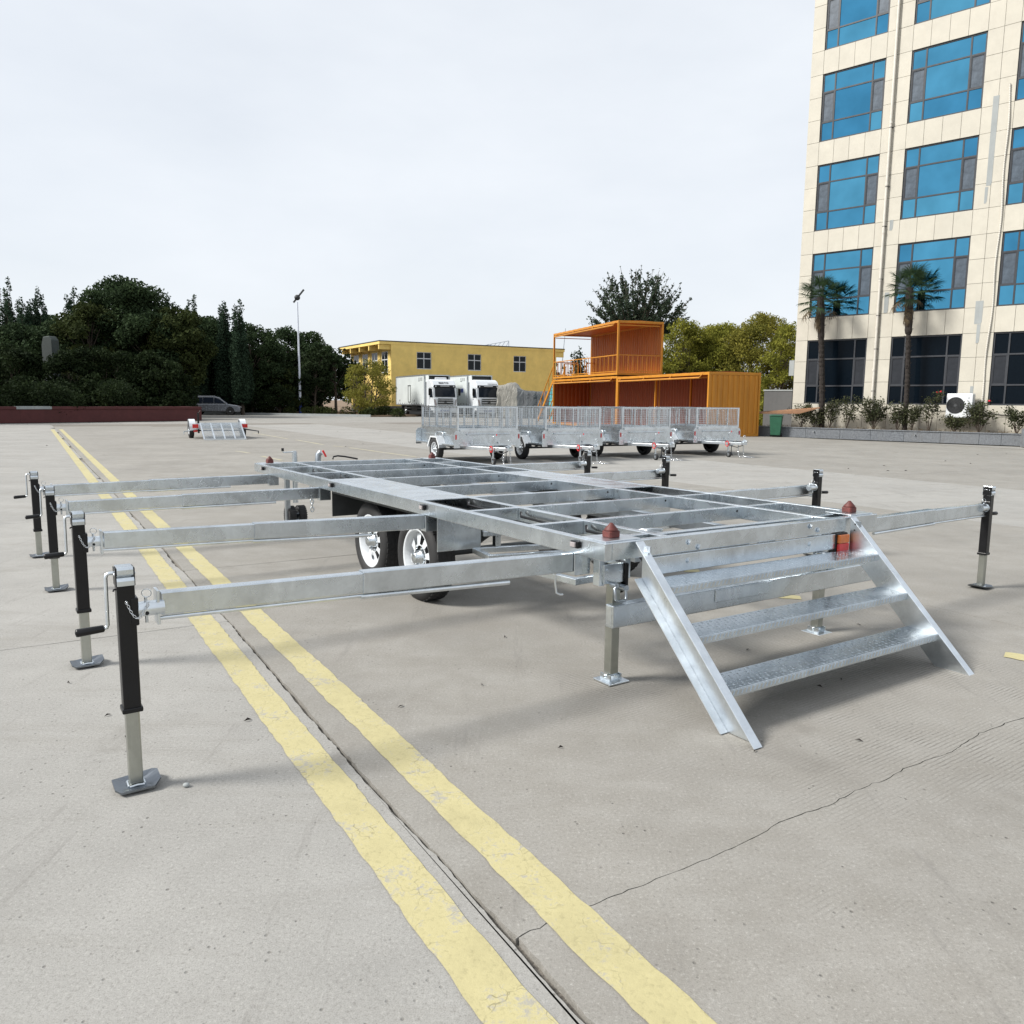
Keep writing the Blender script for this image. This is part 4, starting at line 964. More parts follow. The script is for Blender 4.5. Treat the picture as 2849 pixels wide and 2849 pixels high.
for t, L, Wd, H in ((c1, CL, CW, CH), (c2, CL+.55, CW+.1, CH+.06), (c3, CL+.55, CW+.12, 3.12)):
    bx(.01, Wd-.055, .12, L-.12, .08, .13).build('floor', M['orange_floor'], t)
    rf = MB(); n = 24
    for k in range(n):
        y0, y1 = .05+(L-.1)*k/n, .05+(L-.1)*(k+.999)/n; up_ = .03 if k % 2 else 0
        rf.prism([(.02, y0, H-.02+up_), (Wd*.5, y0, H+.035+up_), (Wd-.02, y0, H-.02+up_), (Wd-.02, y0, H-.045), (.02, y0, H-.045)], (0, y1-y0, 0))
    rf.build('roof', M['orange_shaded'] if t is not c3 else M['orange_half_shaded'], t)
    bar = MB()
    for ya in ((.55, L-.45) if t is not c3 else (.35, L-.6),):
        zb_ = H-.26; bar.tube([(-.16, ya[0], zb_), (-.16, ya[1], zb_)], .045, 6, False)
        for k in range(4):
            yy = ya[0]+(ya[1]-ya[0])*k/3*.98+.05; bar.bar((-.01, yy, H-.10), (-.16, yy, zb_+.01), .05, .03)
    bar.build('awning_bar', O_, t)
m = MB()
for y_ in (3.0, 6.2): m.box(CW-.16, CW-.092, y_, y_+.10, .14, CH-.15)
m.box(.9, 1.0, 6.9, 7.0, .14, CH-.15); m.build('inner_posts', O_, c1)
m = MB(); m.bar((.12, .12, 3.12-.25), (CW-.1, .12, 3.12-.25), .06, .06); m.bar((.10, 10.3, 3.12-.3), (CW-.1, 10.3, 3.12-.3), .05, .05); m.build('end_beams', O_, c3)
def railing(parent, p, q, zf, h, n):
    p, q = Vector(p), Vector(q); m = MB(); m.bar((p.x, p.y, zf+h), (q.x, q.y, zf+h), .05, .05); m.bar((p.x, p.y, zf+.08), (q.x, q.y, zf+.08), .04, .04)
    ra = m.build('railing', O_, parent)
    for i in range(1, n):
        c = p+(q-p)*i/n; MB().bar((c.x, c.y, zf+.10), (c.x, c.y, zf+h-.025), .028, .028, (1, 0, 0)).build('baluster', O_, ra)
railing(c3, (.05, .12), (.05, CL+.43), .137, 1.02, 17)
railing(c3, (.12, .05), (CW, .05), .137, 1.02, 9)
railing(c3, (.12, CL+.50), (1.9, CL+.50), .137, 1.02, 7)
m = MB()
m.bar((.3, CL-.9, .14), (.3, CL-.9, 1.0), .06, .06, (1, 0, 0)); m.bar((1.3, CL-1.0, .14), (1.3, CL-1.0, 1.0), .06, .06, (1, 0, 0)); m.bar((.3, CL-.9, 1.0), (1.3, CL-1.0, 1.0), .06, .06); m.bar((1.9, CL-1.0, .14), (1.9, CL-1.0, 1.1), .06, .06, (1, 0, 0))
m.bar((2.5, CL-1.0, .14), (2.5, CL-1.0, 1.1), .06, .06, (1, 0, 0)); m.bar((1.9, CL-1.0, 1.08), (2.5, CL-1.0, 1.08), .06, .06); m.bar((.3, CL-2.4, .14), (1.0, CL-.95, .98), .05, .05)
m.build('stair_guard', O_, c3)
st = thing('container_stair', 'orange steel stair rising behind the left end of the containers', 'stairs', CA+CU*(CL*2+.75), CROT)
m = MB()
for x in (.15, 1.05): m.bar((x, 3.4, .05), (x, .1, 3.1), .06, .18)
m.build('stringers', O_, st); m = MB()
for k in range(11): m.box(.19, 1.01, 3.15-k*.28-.12, 3.15-k*.28+.12, .25+k*.26, .28+k*.26)
m.build('treads', O_, st); m = MB()
for x in (.12, 1.08):
    m.bar((x, 3.4, 1.0), (x, .1, 4.05), .05, .05)
    for k in range(5): m.bar((x, 3.3-k*.78, .1+k*.72), (x, 3.3-k*.78, 1.05+k*.72), .04, .04, (1, 0, 0))
m.build('handrails', O_, st)

# ---------------------------------------------------------------- cream clad office building
BD = -42.556
BO = Vector((14.164, 39.697, 0))
bld = thing('office_building', 'cream stone clad office block with large blue mirrored windows', 'building', BO, R(BD))
S_, T_ = M['stone'], .045
WX = [(.12, 2.92), (3.98, 6.87), (8.05, 10.92), (12.05, 14.9)]
XE = 15.45; FL = [(1.6, 4.62)]+[(5.68+4.03*k, 8.67+4.03*k) for k in range(4)]; ZT = 22.2
SB = .10        # backing wall face
# backing wall as strips with openings
bk = MB()
edges = [-.45]+[e for w in WX for e in w]+[XE]
for i in range(0, len(edges), 2): bk.box(edges[i], edges[i+1], SB-.05, SB+.25, 0, ZT)
for a, b in WX:
    zz = [0]+[e for f in FL for e in f]+[ZT]
    for i in range(0, len(zz), 2): bk.box(a+.0005, b-.0005, SB-.049, SB+.25, zz[i], zz[i+1])
bk.build('backing_wall', M['dark_hole'], bld)
bx(-.44, XE, .9, 12.0, 0, ZT-.1).build('body', M['dark_hole'], bld)
w = MB()
zs = [.35+1.02*k for k in range(22)]
for k in range(21):
    for q in range(12): w.box(-.475, -.44, .055+q, 1.05+q, zs[k]+.004, zs[k+1]-.004)
w.build('side_cladding', S_, bld)
bx(-.44, XE, .9, 12, ZT-.095, ZT).build('roof', M['cement'], bld)
def panel(x0, x1, z0, z1, mat=S_, y=None, name='panel'):
    o = bx(x0+.006, x1-.006, 0, T_, z0+.006, z1-.006).build(name, mat, bld, .003, 1)
    o.location.y = rnd.uniform(-.004, .004) if y is None else y; return o
rows = [(.40, 1.10), (1.10, 1.6)]
for k, (s0, h0) in enumerate(FL):
    rows += [(s0+(h0-s0)*q/3, s0+(h0-s0)*(q+1)/3) for q in range(3)]
    nxt = FL[k+1][0] if k+1 < len(FL) else ZT
    rows.append((h0, min(nxt, h0+1.06)))
piers = [(-.47, .12)]
for a, b in zip(WX, WX[1:]):
    mid = (a[1]+b[0])/2; piers += [(a[1], mid), (mid, b[0])]
piers.append((WX[-1][1], XE))
missing = {(6.87, 2): 1, (6.87, 3): 1}
for z0, z1 in rows:
    isw = any(abs(z0-(s0+(h0-s0)*q/3)) < 1e-3 for s0, h0 in FL for q in range(3))
    for a, b in piers: panel(a, b, z0, z1)
    if not isw:
        for a, b in WX:
            n = 4
            for q in range(n): panel(a+(b-a)*q/n, a+(b-a)*(q+1)/n, z0, z1)
# cement repair strips and patches
def patch(x0, x1, z0, z1, tap=0.0):
    m = MB(); m.prism([(x0, -.008, z0+tap), (x1-.03, -.008, z0), (x1, -.008, z0+.1), (x1+.01, -.008, z1), (x0-.005, -.008, z1)], (0, .008, 0)); m.build('cement_patch', M['cement'], bld)
patch(7.28, 7.48, 10.6, 14.1); patch(7.26, 7.36, 9.9, 10.55); patch(7.28, 7.56, 5.0, 5.95); patch(7.40, 7.52, 4.2, 4.98); patch(7.35, 7.46, 1.62, 2.4); patch(3.56, 3.74, 5.7, 6.6); patch(3.56, 3.70, 9.3, 9.75)
# windows: frame > panes
for c, (a, b) in enumerate(WX):
    for k, (s0, h0) in enumerate(FL):
        yf = .075; W_, H_ = b-a, h0-s0
        xs = [a, a+W_*.205, a+W_*.80, b] if True else None
        za, zb = (h0-H_*.27, h0-H_*.715) if k else (h0-H_*.30, h0-H_*.72)
        fr = MB(); t_ = .032
        for x in (a+.03, b-.03): fr.box(x-.03, x+.03, yf-.02, yf+.06, s0, h0)
        for z in (s0+.03, h0-.03): fr.box(a+.0605, b-.0605, yf-.018, yf+.06, z-.03, z+.03)
        for x in xs[1:3]: fr.box(x-t_, x+t_, yf-.018, yf+.058, s0+.0605, h0-.0605)
        for z in (za, zb):
            for x0, x1 in ((a+.0605, xs[1]-t_-.0005), (xs[1]+t_+.0005, xs[2]-t_-.0005), (xs[2]+t_+.0005, b-.0605)): fr.box(x0, x1, yf-.016, yf+.058, z-t_, z+t_)
        # dark reveals
        fr.box(a-.012, a-.001, .046, yf+.05, s0, h0); fr.box(b+.001, b+.012, .046, yf+.05, s0, h0); fr.box(a, b, .046, yf+.05, h0+.001, h0+.012)
        win = fr.build('window', M['window_frame'], bld)
        for i in range(3):
            for j, (zl, zh) in enumerate(((za+t_, h0-.06), (zb+t_, za-t_), (s0+.06, zb-t_))):
                x0 = (a+.06 if i == 0 else xs[i]+t_); x1 = (b-.06 if i == 2 else xs[i+1]-t_)
                scr = (j == 1 and i != 1)
                mt = (M['screen'] if k else M['screen_low']) if scr else (M['blue_glass'] if k else M['low_glass'])
                pn = MB(); pn.box(-(x1-x0)/2+.001, (x1-x0)/2-.001, 0, .012, -(zh-zl)/2+.001, (zh-zl)/2-.001)
                if scr:
                    pn = MB(); w_, h_ = (x1-x0)/2-.001, (zh-zl)/2-.001; pn.box(-w_+.03, w_-.03, .004, .012, -h_+.03, h_-.03)
                    sf = MB(); sf.box(-w_, w_, -.006, .012, h_-.03, h_); sf.box(-w_, w_, -.006, .012, -h_, -h_+.03); sf.box(-w_, -w_+.03, -.006, .012, -h_+.0301, h_-.0301); sf.box(w_-.03, w_, -.006, .012, -h_+.0301, h_-.0301)
                    sf.build('sash', M['window_frame'], win, loc=((x0+x1)/2, yf, (zl+zh)/2))
                pn.build('insect_screen' if scr else 'pane', mt, win, loc=((x0+x1)/2, yf+.012, (zl+zh)/2), rot=(R(rnd.uniform(-.25, .25)), 0, R(rnd.uniform(-.3, .3))))
# rainwater pipe and corrugated hose
dp = MB(); dp.cyl((3.36, -.10, .9), (3.32, -.10, ZT-.3), .055, 14)
dpo = dp.build('drain_pipe', M['white_pvc'], bld)
cl = MB()
for z in (3.15, 5.05, 7.15, 9.25, 11.3, 13.9): cl.cyl((3.345, -.10, z-.05), (3.345, -.10, z+.05), .066, 14); 
cl.build('pipe_collars', M['white_pvc'], dpo)
cl = MB()
for z in (2.2, 4.1, 5.6, 7.2, 9.5, 11.2, 13.7): cl.box(3.26, 3.44, -.045, .001, z-.012, z+.012); cl.ring((3.345, -.10, z), (0, 0, 1), .06, .012, 14, 5)
cl.build('pipe_brackets', M['dark_guard'], dpo)
hs = MB(); prof = []
N = 150
pts, rad = [], []
for k in range(N*2):
    q = k/(N*2-1); z = .95+q*13.5; x = 7.80+.12*math.sin(q*2.6)+.03*math.sin(q*23)+(.0 if q > .1 else 0); pts.append((x, -.05-.012*math.sin(q*31), z)); rad.append(.034 if k % 2 else .026)
hs.tube(pts, .03, 8, False, rad); hs.build('corrugated_hose', M['white_pvc'], bld)
cb = MB(); cb.tube([(6.6, -.03, 1.35), (6.2, -.035, 1.32), (5.8, -.03, 1.36)], .012, 6); cb.tube([(8.05, -.03, 1.30), (8.6, -.035, 1.20), (9.6, -.03, 1.16), (10.5, -.03, 1.2)], .014, 6); cb.build('wall_cable', M['black_paint'], bld)

# air conditioner outdoor unit
ac = thing('air_conditioner', 'white air conditioner outdoor unit with round black fan grille mounted on the cream wall', 'air conditioner', tuple(BO+Vector((math.cos(R(BD)), math.sin(R(BD)), 0))*6.62+Vector((-.676, -.737, 0))*.62+Vector((0, 0, 1.06))), R(BD))
body = bx(0, 1.0, 0, .42, 0, 1.02).build('housing', M['ac_white'], ac, .02)
bx(.02, .98, .06, .36, -.035, -.001).build('feet', M['grey_paint'], ac)
fc = (.36, -.004, .52)
MB().cyl(fc, (fc[0], -.002, fc[2]), .345, 36).build('fan_recess', M['dark_hole'], ac)
gr = MB()
for k in range(1, 9): gr.ring((fc[0], -.012, fc[2]), (0, 1, 0), .345*k/8, .0055, 32, 5)
for k in range(24):
    a = 2*math.pi*k/24; gr.tube([(fc[0]+.05*math.cos(a), -.014, fc[2]+.05*math.sin(a)), (fc[0]+.345*math.cos(a+.25), -.014, fc[2]+.345*math.sin(a+.25))], .003, 4)
gr.cyl((fc[0], -.02, fc[2]), (fc[0], -.008, fc[2]), .06, 16); gr.build('fan_grille', M['grille_grey'], ac)
m = MB(); m.ring((.86, -.004, .83), (0, 1, 0), .03, .006, 12, 4); m.box(.80, .92, -.005, -.001, .58, .60); m.build('badge', M['grey_paint'], ac)
m = MB(); m.box(1.001, 1.012, .05, .36, .45, .95); m.build('side_cover', M['white_frame'], ac)
m = MB()
for x in (.12, .85): m.bar((x, .05, -.05), (x, .60, -.05), .04, .03); m.bar((x, .08, -.06), (x, .60, -.40), .03, .03)
m.build('wall_brackets', M['grey_paint'], ac)

# granite planter along the facade
plr = thing('granite_planter', 'low grey granite planter wall at the foot of the cream building', 'planter', BO, R(BD))
xs = [-1.75, -.35, .95, 2.55, 3.9, 5.3, 6.75, 8.2, 9.0, 9.72]
for a, b in zip(xs, xs[1:]): bx(a+.004, b-.004, -1.6, -1.32, .0, .44).build('granite_slab', M['granite'], plr, .006, 1)
for a, b in zip(xs[::2], xs[2::2]+[9.76]): bx(a+.003, b-.003, -1.63, -1.30, .442, .485).build('coping_stone', M['granite'], plr, .006, 1)
for k in range(1): bx(9.80, 10.15, -2.30, -1.604, 0, .70).build('granite_slab', M['granite'], plr, .006, 1)
bx(-1.7, 15.4, -1.318, -.002, .02, .415).build('soil_bed', M['soil'], plr)
m = MB()
for x in (1.35, 5.75): m.cyl((x, -1.601, .32), (x, -1.68, .31), .03, 10)
m.build('drain_stub', M['galv_bright'], plr)
def bpos(s, d, z=0.0): return BO+Vector((math.cos(R(BD)), math.sin(R(BD)), 0))*s+Vector((.676, .737, 0))*d+Vector((0, 0, z))

# ---------------------------------------------------------------- palms and roses in the planter
def np_link(name, V, F, mat, parent=None, loc=None, smooth=False):
    me = bpy.data.meshes.new(name); V = np.asarray(V, dtype=np.float32); F = np.asarray(F, dtype=np.int32); k = F.shape[1]
    me.vertices.add(len(V)); me.vertices.foreach_set('co', V.ravel()); me.loops.add(F.size); me.loops.foreach_set('vertex_index', F.ravel())
    me.polygons.add(len(F)); me.polygons.foreach_set('loop_start', np.arange(len(F), dtype=np.int32)*k)
    me.update(calc_edges=True); me.validate()
    if smooth: me.polygons.foreach_set('use_smooth', [True]*len(F))
    return link(name, me, mat, parent, loc=loc)
def frond_mesh(seed, dead=False):
    r = random.Random(seed); mb = MB(); Lp = .70; fan = .47
    mb.tube([(0, 0, 0), (Lp*.5, 0, .03), (Lp, 0, .0)], .010, 5)
    n = 19; fold = .5 if dead else .15
    for k in range(n):
        a = R(-128+256*k/(n-1)); ll = fan*(.80+.25*math.cos(a*.5))*r.uniform(.9, 1.06); w = .016
        d = Vector((math.cos(a), math.sin(a), -.10*abs(math.sin(a))-fold*.3)); s_ = Vector((-math.sin(a), math.cos(a), 0))
        b = Vector((Lp, 0, 0)); droop = r.uniform(.03, .14)*(2.5 if dead else 1)
        p1 = b+d*ll*.5; p2 = b+d*ll*.82+Vector((0, 0, -droop*.35)); p3 = b+d*ll+Vector((0, 0, -droop))
        mb.add([b-s_*.004, b+s_*.004, p1+s_*w+Vector((0, 0, .008)), p1-s_*w+Vector((0, 0, .008)), p2+s_*w*.75, p2-s_*w*.75, p3, p1-Vector((0, 0, .006)), p2-Vector((0, 0, .006))],
               [(0, 1, 2, 7), (0, 7, 3), (7, 2, 4, 8), (3, 7, 8, 5), (8, 4, 6), (5, 8, 6)])
    me = bpy.data.meshes.new('frond'); me.from_pydata(mb.v, [], mb.f); me.update(); me.materials.append(M['leaf_dead'] if dead else M['leaf_palm']); return me
FR = [frond_mesh(k) for k in range(4)]; FRD = [frond_mesh(20+k, True) for k in range(2)]
def palm(s, d, h, label, seed, lean, tk_=1.0, cs=1.05):
    r = random.Random(seed); t = thing('palm_tree', label, 'palm tree', bpos(s, d, .40), 0, 'palm trees in the planter'); zc = h-.40-.62
    tr = MB(); pts, rad = [], []
    for k in range(60):
        q = k/59; pts.append((lean[0]*q+.03*math.sin(q*5), lean[1]*q, zc*q)); rad.append((tk_*(.125-.02*q)+.012*(k % 2)+.01*r.random()) if q < .68 else .13+.03*math.sin((q-.68)*9)+.02*r.random())
    tr.tube(pts, .1, 10, False, rad)
    for k in range(170):
        q = r.uniform(.02, .97); a = r.uniform(0, 6.283); i = int(q*59); p = Vector(pts[i])+Vector((math.cos(a), math.sin(a), 0))*rad[i]*.92
        o = Vector((math.cos(a), math.sin(a), .9)).normalized(); sd = Vector((-math.sin(a), math.cos(a), 0))*.025; tr.add([p-sd, p+sd, p+o*r.uniform(.05, .13)+sd*.4, p+o*.06-sd*.4+Vector((0, 0, .03))], [(0, 1, 2, 3)])
    tr.build('trunk', M['palm_bark'], t)
    top = Vector(pts[-1])
    for k in range(31):
        q = (k+.5)/31; el = R(88-126*q+r.uniform(-9, 9)); az = k*2.39996+r.uniform(-.25, .25); dead = q > .93
        o = link('frond', (FRD if dead else FR)[k % (2 if dead else 4)], None, t, loc=top+Vector((0, 0, .06-.28*q)))
        sc = r.uniform(.86, 1.08)*(1.0 if q > .15 else .85)*1.02; o.rotation_euler = (r.uniform(-.25, .25), -el, az); o.scale = (sc*cs,)*3
    for k in range(16):
        az = k*2.4+r.uniform(-.3, .3); o = link('dead_frond', FRD[k % 2], None, t, loc=Vector(pts[-1])+Vector((math.cos(az)*.05, math.sin(az)*.05, -.30-.045*k)))
        o.rotation_euler = (r.uniform(-.3, .3), R(r.uniform(68, 86)), az); o.scale = (.62, .40, .5)
    return t
palm(1.30, -.62, 7.15, 'left palm tree, in front of the first column of windows', 3, (-.38, .0))
palm(5.02, -.62, 7.25, 'right palm tree, between the white drain pipe and the air conditioner', 9, (-.20, .02), .78, .98)

def leaf_quads(rng, centers, size, aspect=.55, flat=0.0):
    n = len(centers); a = rng.normal(size=(n, 3)); a[:, 2] *= (1-flat); a /= np.linalg.norm(a, axis=1)[:, None]
    b = rng.normal(size=(n, 3)); b -= a*np.sum(a*b, axis=1)[:, None]; b /= np.linalg.norm(b, axis=1)[:, None]
    s = size*rng.uniform(.5, 1.5, size=(n, 1)); V = np.stack([centers-a*s*.5, centers+b*s*.5*aspect, centers+a*s*.5, centers-b*s*.5*aspect], axis=1).reshape(-1, 3)
    return V, np.arange(n*4).reshape(-1, 4)
def rose(s, d, h, r_, n, label, flowers, seed):
    rng = np.random.default_rng(seed); r = random.Random(seed); t = thing('rose_bush', label, 'bush', bpos(s, d, .41), R(BD), 'rose bushes in the planter')
    stm = MB(); tips = []
    for k in range(n):
        a = r.uniform(0, 6.28); e = r.uniform(.3, 1)*r_; hh = h*r.uniform(.6, 1.0); p = [(0, 0, 0)]
        for q in (.3, .6, .85, 1): p.append((math.cos(a)*e*q+r.uniform(-.04, .04), math.sin(a)*e*q*.6+r.uniform(-.04, .04), hh*q**.85))
        stm.tube(p, .01, 4, False, [.012, .010, .008, .006, .003])
        for q in range(2, 5): tips.append(p[q])
        for q in range(2):
            i = r.randrange(1, 4); p0 = Vector(p[i]); p1 = p0+Vector((r.uniform(-.22, .22), r.uniform(-.15, .15), r.uniform(.05, .25))); stm.tube([p0, p1], .005, 4, False, [.006, .003]); tips.append(p1)
    stm.build('stems', M['bark'], t)
    tips = np.array([tuple(p) for p in tips]); c = np.repeat(tips, 24, axis=0)+rng.normal(scale=.085, size=(len(tips)*24, 3)); c = c[c[:, 2] > .05]
    V, F = leaf_quads(rng, c, .075, .65); np_link('leaves', V, F, M['leaf_rose'], t)
    for k in range(flowers):
        p = tips[np.argsort(-tips[:, 2])[k]]; f = MB()
        for q in range(9):
            a = q*2.4; f.ball((p[0]+.022*math.cos(a), p[1]+.022*math.sin(a), p[2]+.03+.005*q), .032, 6, 4, (1, 1, .7))
        f.build('flower', M['petal'], t)
for k, a in enumerate([(.35, -.75, 1.15, .5, 10, 'thin rose bush nearest the green bin', 0), (1.05, -.85, .9, .4, 8, 'low rose bush left of the left palm trunk', 0), (1.75, -.8, 1.30, .45, 9, 'rose bush just right of the left palm trunk', 0), (2.5, -.7, 1.45, .4, 7, 'tall thin rose bush in front of the first dark window', 0),
                       (3.75, -.8, 1.35, .75, 20, 'largest rose bush, dense and round, below the white drain pipe', 0), (4.75, -.8, 1.2, .5, 9, 'rose bush left of the right palm trunk', 0), (5.35, -.8, 1.1, .4, 8, 'rose bush right of the right palm trunk', 0), (6.05, -.75, 1.75, .45, 8, 'tall rose bush with red flowers left of the air conditioner', 2),
                       (7.1, -.95, .75, .4, 8, 'low rose bush under the air conditioner', 0), (8.0, -.85, 1.25, .6, 14, 'rose bush with one red flower right of the air conditioner', 1), (9.35, -.8, 1.15, .5, 10, 'rose bush at the right edge of the photo', 0)]):
    rose(a[0], a[1], a[2], a[3], a[4], a[5], a[6], 40+k)
rng = np.random.default_rng(5)
c = np.stack([rng.uniform(-1.6, 11, 2600), rng.uniform(-1.28, -.2, 2600), rng.uniform(.42, .60, 2600)], axis=1); c[:, 2] = .42+(c[:, 2]-.42)*rng.uniform(0, 1, 2600)
V, F = leaf_quads(rng, c, .11, .12, 0.0); o = np_link('dry_weeds', V, F, M['leaf_dead']); o.location = BO; o.rotation_euler = (0, 0, R(BD)); tag(o, kind='stuff')

# green bin, board, grey wall and cables left of the building
gb = thing('wheelie_bin', 'dark green wheeled rubbish bin beside the granite planter', 'bin', (12.62, 38.62, 0), R(BD+20))
m = MB(); m.add([(-.22, -.26, .08), (.22, -.26, .08), (.22, .22, .08), (-.22, .22, .08), (-.29, -.34, .98), (.29, -.34, .98), (.29, .30, .98), (-.29, .30, .98)], [(3, 2, 1, 0), (4, 5, 6, 7), (0, 1, 5, 4), (1, 2, 6, 5), (2, 3, 7, 6), (3, 0, 4, 7)])
m.build('tub', M['green_plastic'], gb, .03)
m = MB(); m.box(-.31, .31, -.36, .33, .985, 1.03); m.box(-.25, .25, -.28, .25, 1.031, 1.06); m.build('lid', M['green_plastic'], gb, .015)
m = MB(); m.tube([(-.2, .36, .95), (.2, .36, .95)], .018, 8); m.build('handle', M['green_plastic'], gb)
for x in (-.25, .25): MB().cyl((x-.03, .20, .10), (x+.03, .20, .10), .10, 16).build('wheel', M['rubber'], gb)
bd = MB(); bd.prism([(-1.5, -.18, 0), (1.0, -.18, .03), (1.9, -.14, .30), (1.9, .14, .30), (1.0, .18, .03), (-1.5, .18, 0)], (0, 0, .05))
o = bd.build('wooden_board', M['plank'], loc=(12.7, 38.8, 1.085), rot=(0, 0, R(-22))); tag(o, 'warped brown wooden board lying across the green bin', 'board')
gw = thing('boundary_wall', 'grey rendered boundary wall in shade left of the cream building', 'wall', bpos(-.6, 6.5), R(BD+8))
bx(-4.2, -.05, 0, .25, 0, 2.3).build('wall', M['grey_wall'], gw); bx(-4.25, 0, -.03, .28, 2.301, 2.38).build('coping', M['cement'], gw)
ob = thing('meter_box', 'small grey wall box with a looped black cable at the corner of the cream building', 'box', bpos(-.78, .10, 2.95), R(BD))
bx(0, .26, 0, .3, 0, .75).build('case', M['cement'], ob, .01)
m = MB(); m.tube([(.12, -.02, 0), (.1, -.04, -.2), (.25, -.04, -.3), (.28, -.03, -.5), (.27, -.03, -1.6), (.1, -.03, -1.9), (.0, -.03, -1.7), (.15, -.03, -1.5), (.2, -.03, -1.9)], .018, 6); m.build('cable', M['black_paint'], ob)

# ---------------------------------------------------------------- yellow factory building
YA = at_dist(1088, 1000, 90.0)      # its near corner, seen between the trees and the trucks
YA.z = 0
YO = Vector((YA.x, YA.y, 0)); YR_ = math.atan2(10.5, 18.6)
yb = thing('yellow_building', 'two storey mustard yellow factory building behind the white trucks', 'building', YO, YR_)
YL, YW, YH = 21.6, 14.0, 7.95
yw = MB()
wins = [(3.05, 4.85), (9.45, 11.2), (15.55, 17.3)]; wz = (5.05, 6.95)
ed = [0]+[e for w_ in wins for e in w_]+[YL]
for i in range(0, len(ed), 2): yw.box(ed[i], ed[i+1], 0, .3, .9, YH-.30)
for a, b in wins: yw.box(a+.0005, b-.0005, .001, .3, .9, wz[0]); yw.box(a+.0005, b-.0005, .001, .3, wz[1], YH-.301)
yw.box(0.001, .3, .3005, YW, .9, YH-.302); yw.box(YL-.3, YL-.001, .3005, YW, .9, YH-.303); yw.box(.3, YL-.3, YW-.3, YW, .9, YH-.304)
yw.build('wall', M['yellow_wall'], yb)
bx(-.02, YL+.02, -.02, YW, 0, .899).build('plinth', M['grey_wall'], yb)
bx(.31, YL-.31, .31, YW-.31, .9, YH-.31).build('interior', M['dark_hole'], yb)
rf = bx(-1.35, YL+1.2, -.03, YW+.6, YH-.2995, YH).build('roof', M['yellow_wall'], yb)
bx(-1.38, YL+1.23, -.06, YW+.6, YH+.0005, YH+.10).build('roof_edge', M['dark_guard'], rf)
for y_ in (.35, 3.6, 6.9, 10.2, 13.3):
    bx(-1.3, -.001, y_-.14, y_+.14, YH-.85, YH-.3).build('eave_bracket', M['yellow_wall'], yb)
bx(YL+.001, YL+1.15, .1, .4, YH-.95, YH-.3).build('eave_bracket', M['yellow_wall'], yb)
def ywin(x0, x1, z0, z1, side=False):
    w_, h_ = x1-x0, z1-z0; t = MB(); zt = z0+h_*.62; xm = (x0+x1)/2
    def B_(a, b, c, d, f=.06, e=.14):
        t.box(a, b, f, e, c, d) if not side else t.box(f-.08, e-.08, a, b, c, d)
    B_(x0, x1, z0, z0+.09); B_(x0, x1, z1-.07, z1); B_(x0, x0+.07, z0+.0905, z1-.0705); B_(x1-.07, x1, z0+.0905, z1-.0705); B_(xm-.045, xm+.045, z0+.0905, z1-.0705, .058, .139); B_(x0+.0705, xm-.0455, zt-.05, zt+.05, .056); B_(xm+.0455, x1-.0705, zt-.05, zt+.05, .056)
    f = t.build('window', M['white_frame'], yb)
    for a, b in ((x0+.071, xm-.046), (xm+.046, x1-.071)):
        for c, d in ((z0+.091, zt-.051), (zt+.051, z1-.071)):
            (bx(a, b, .09, .10, c, d) if not side else bx(-.012, -.004, a, b, c, d)).build('pane', M['dark_pane'], f)
for a, b in wins: ywin(a, b, *wz)
for y_ in (1.0, 4.3, 7.6, 10.9): ywin(y_, y_+1.9, 4.6, 6.95, True)
for y_ in (1.0, 4.3): bx(-.025, -.002, y_-.1, y_+2.0, 4.45, 4.55).build('window_sill', M['white_frame'], yb)
lat = MB(); x0 = 12.0
for q in range(6): lat.bar((x0+q*.55, .4, YH+.1), (x0+.35+q*.55, .4, YH+.25+q*.09), .05, .05); 
lat.bar((x0, .4, YH+.12), (x0+3.1, .4, YH+.75), .06, .06); lat.bar((x0+3.1, .4, YH+.1), (x0+3.1, .4, YH+.75), .06, .06)
lat.build('roof_truss', M['galv_dull'], yb)

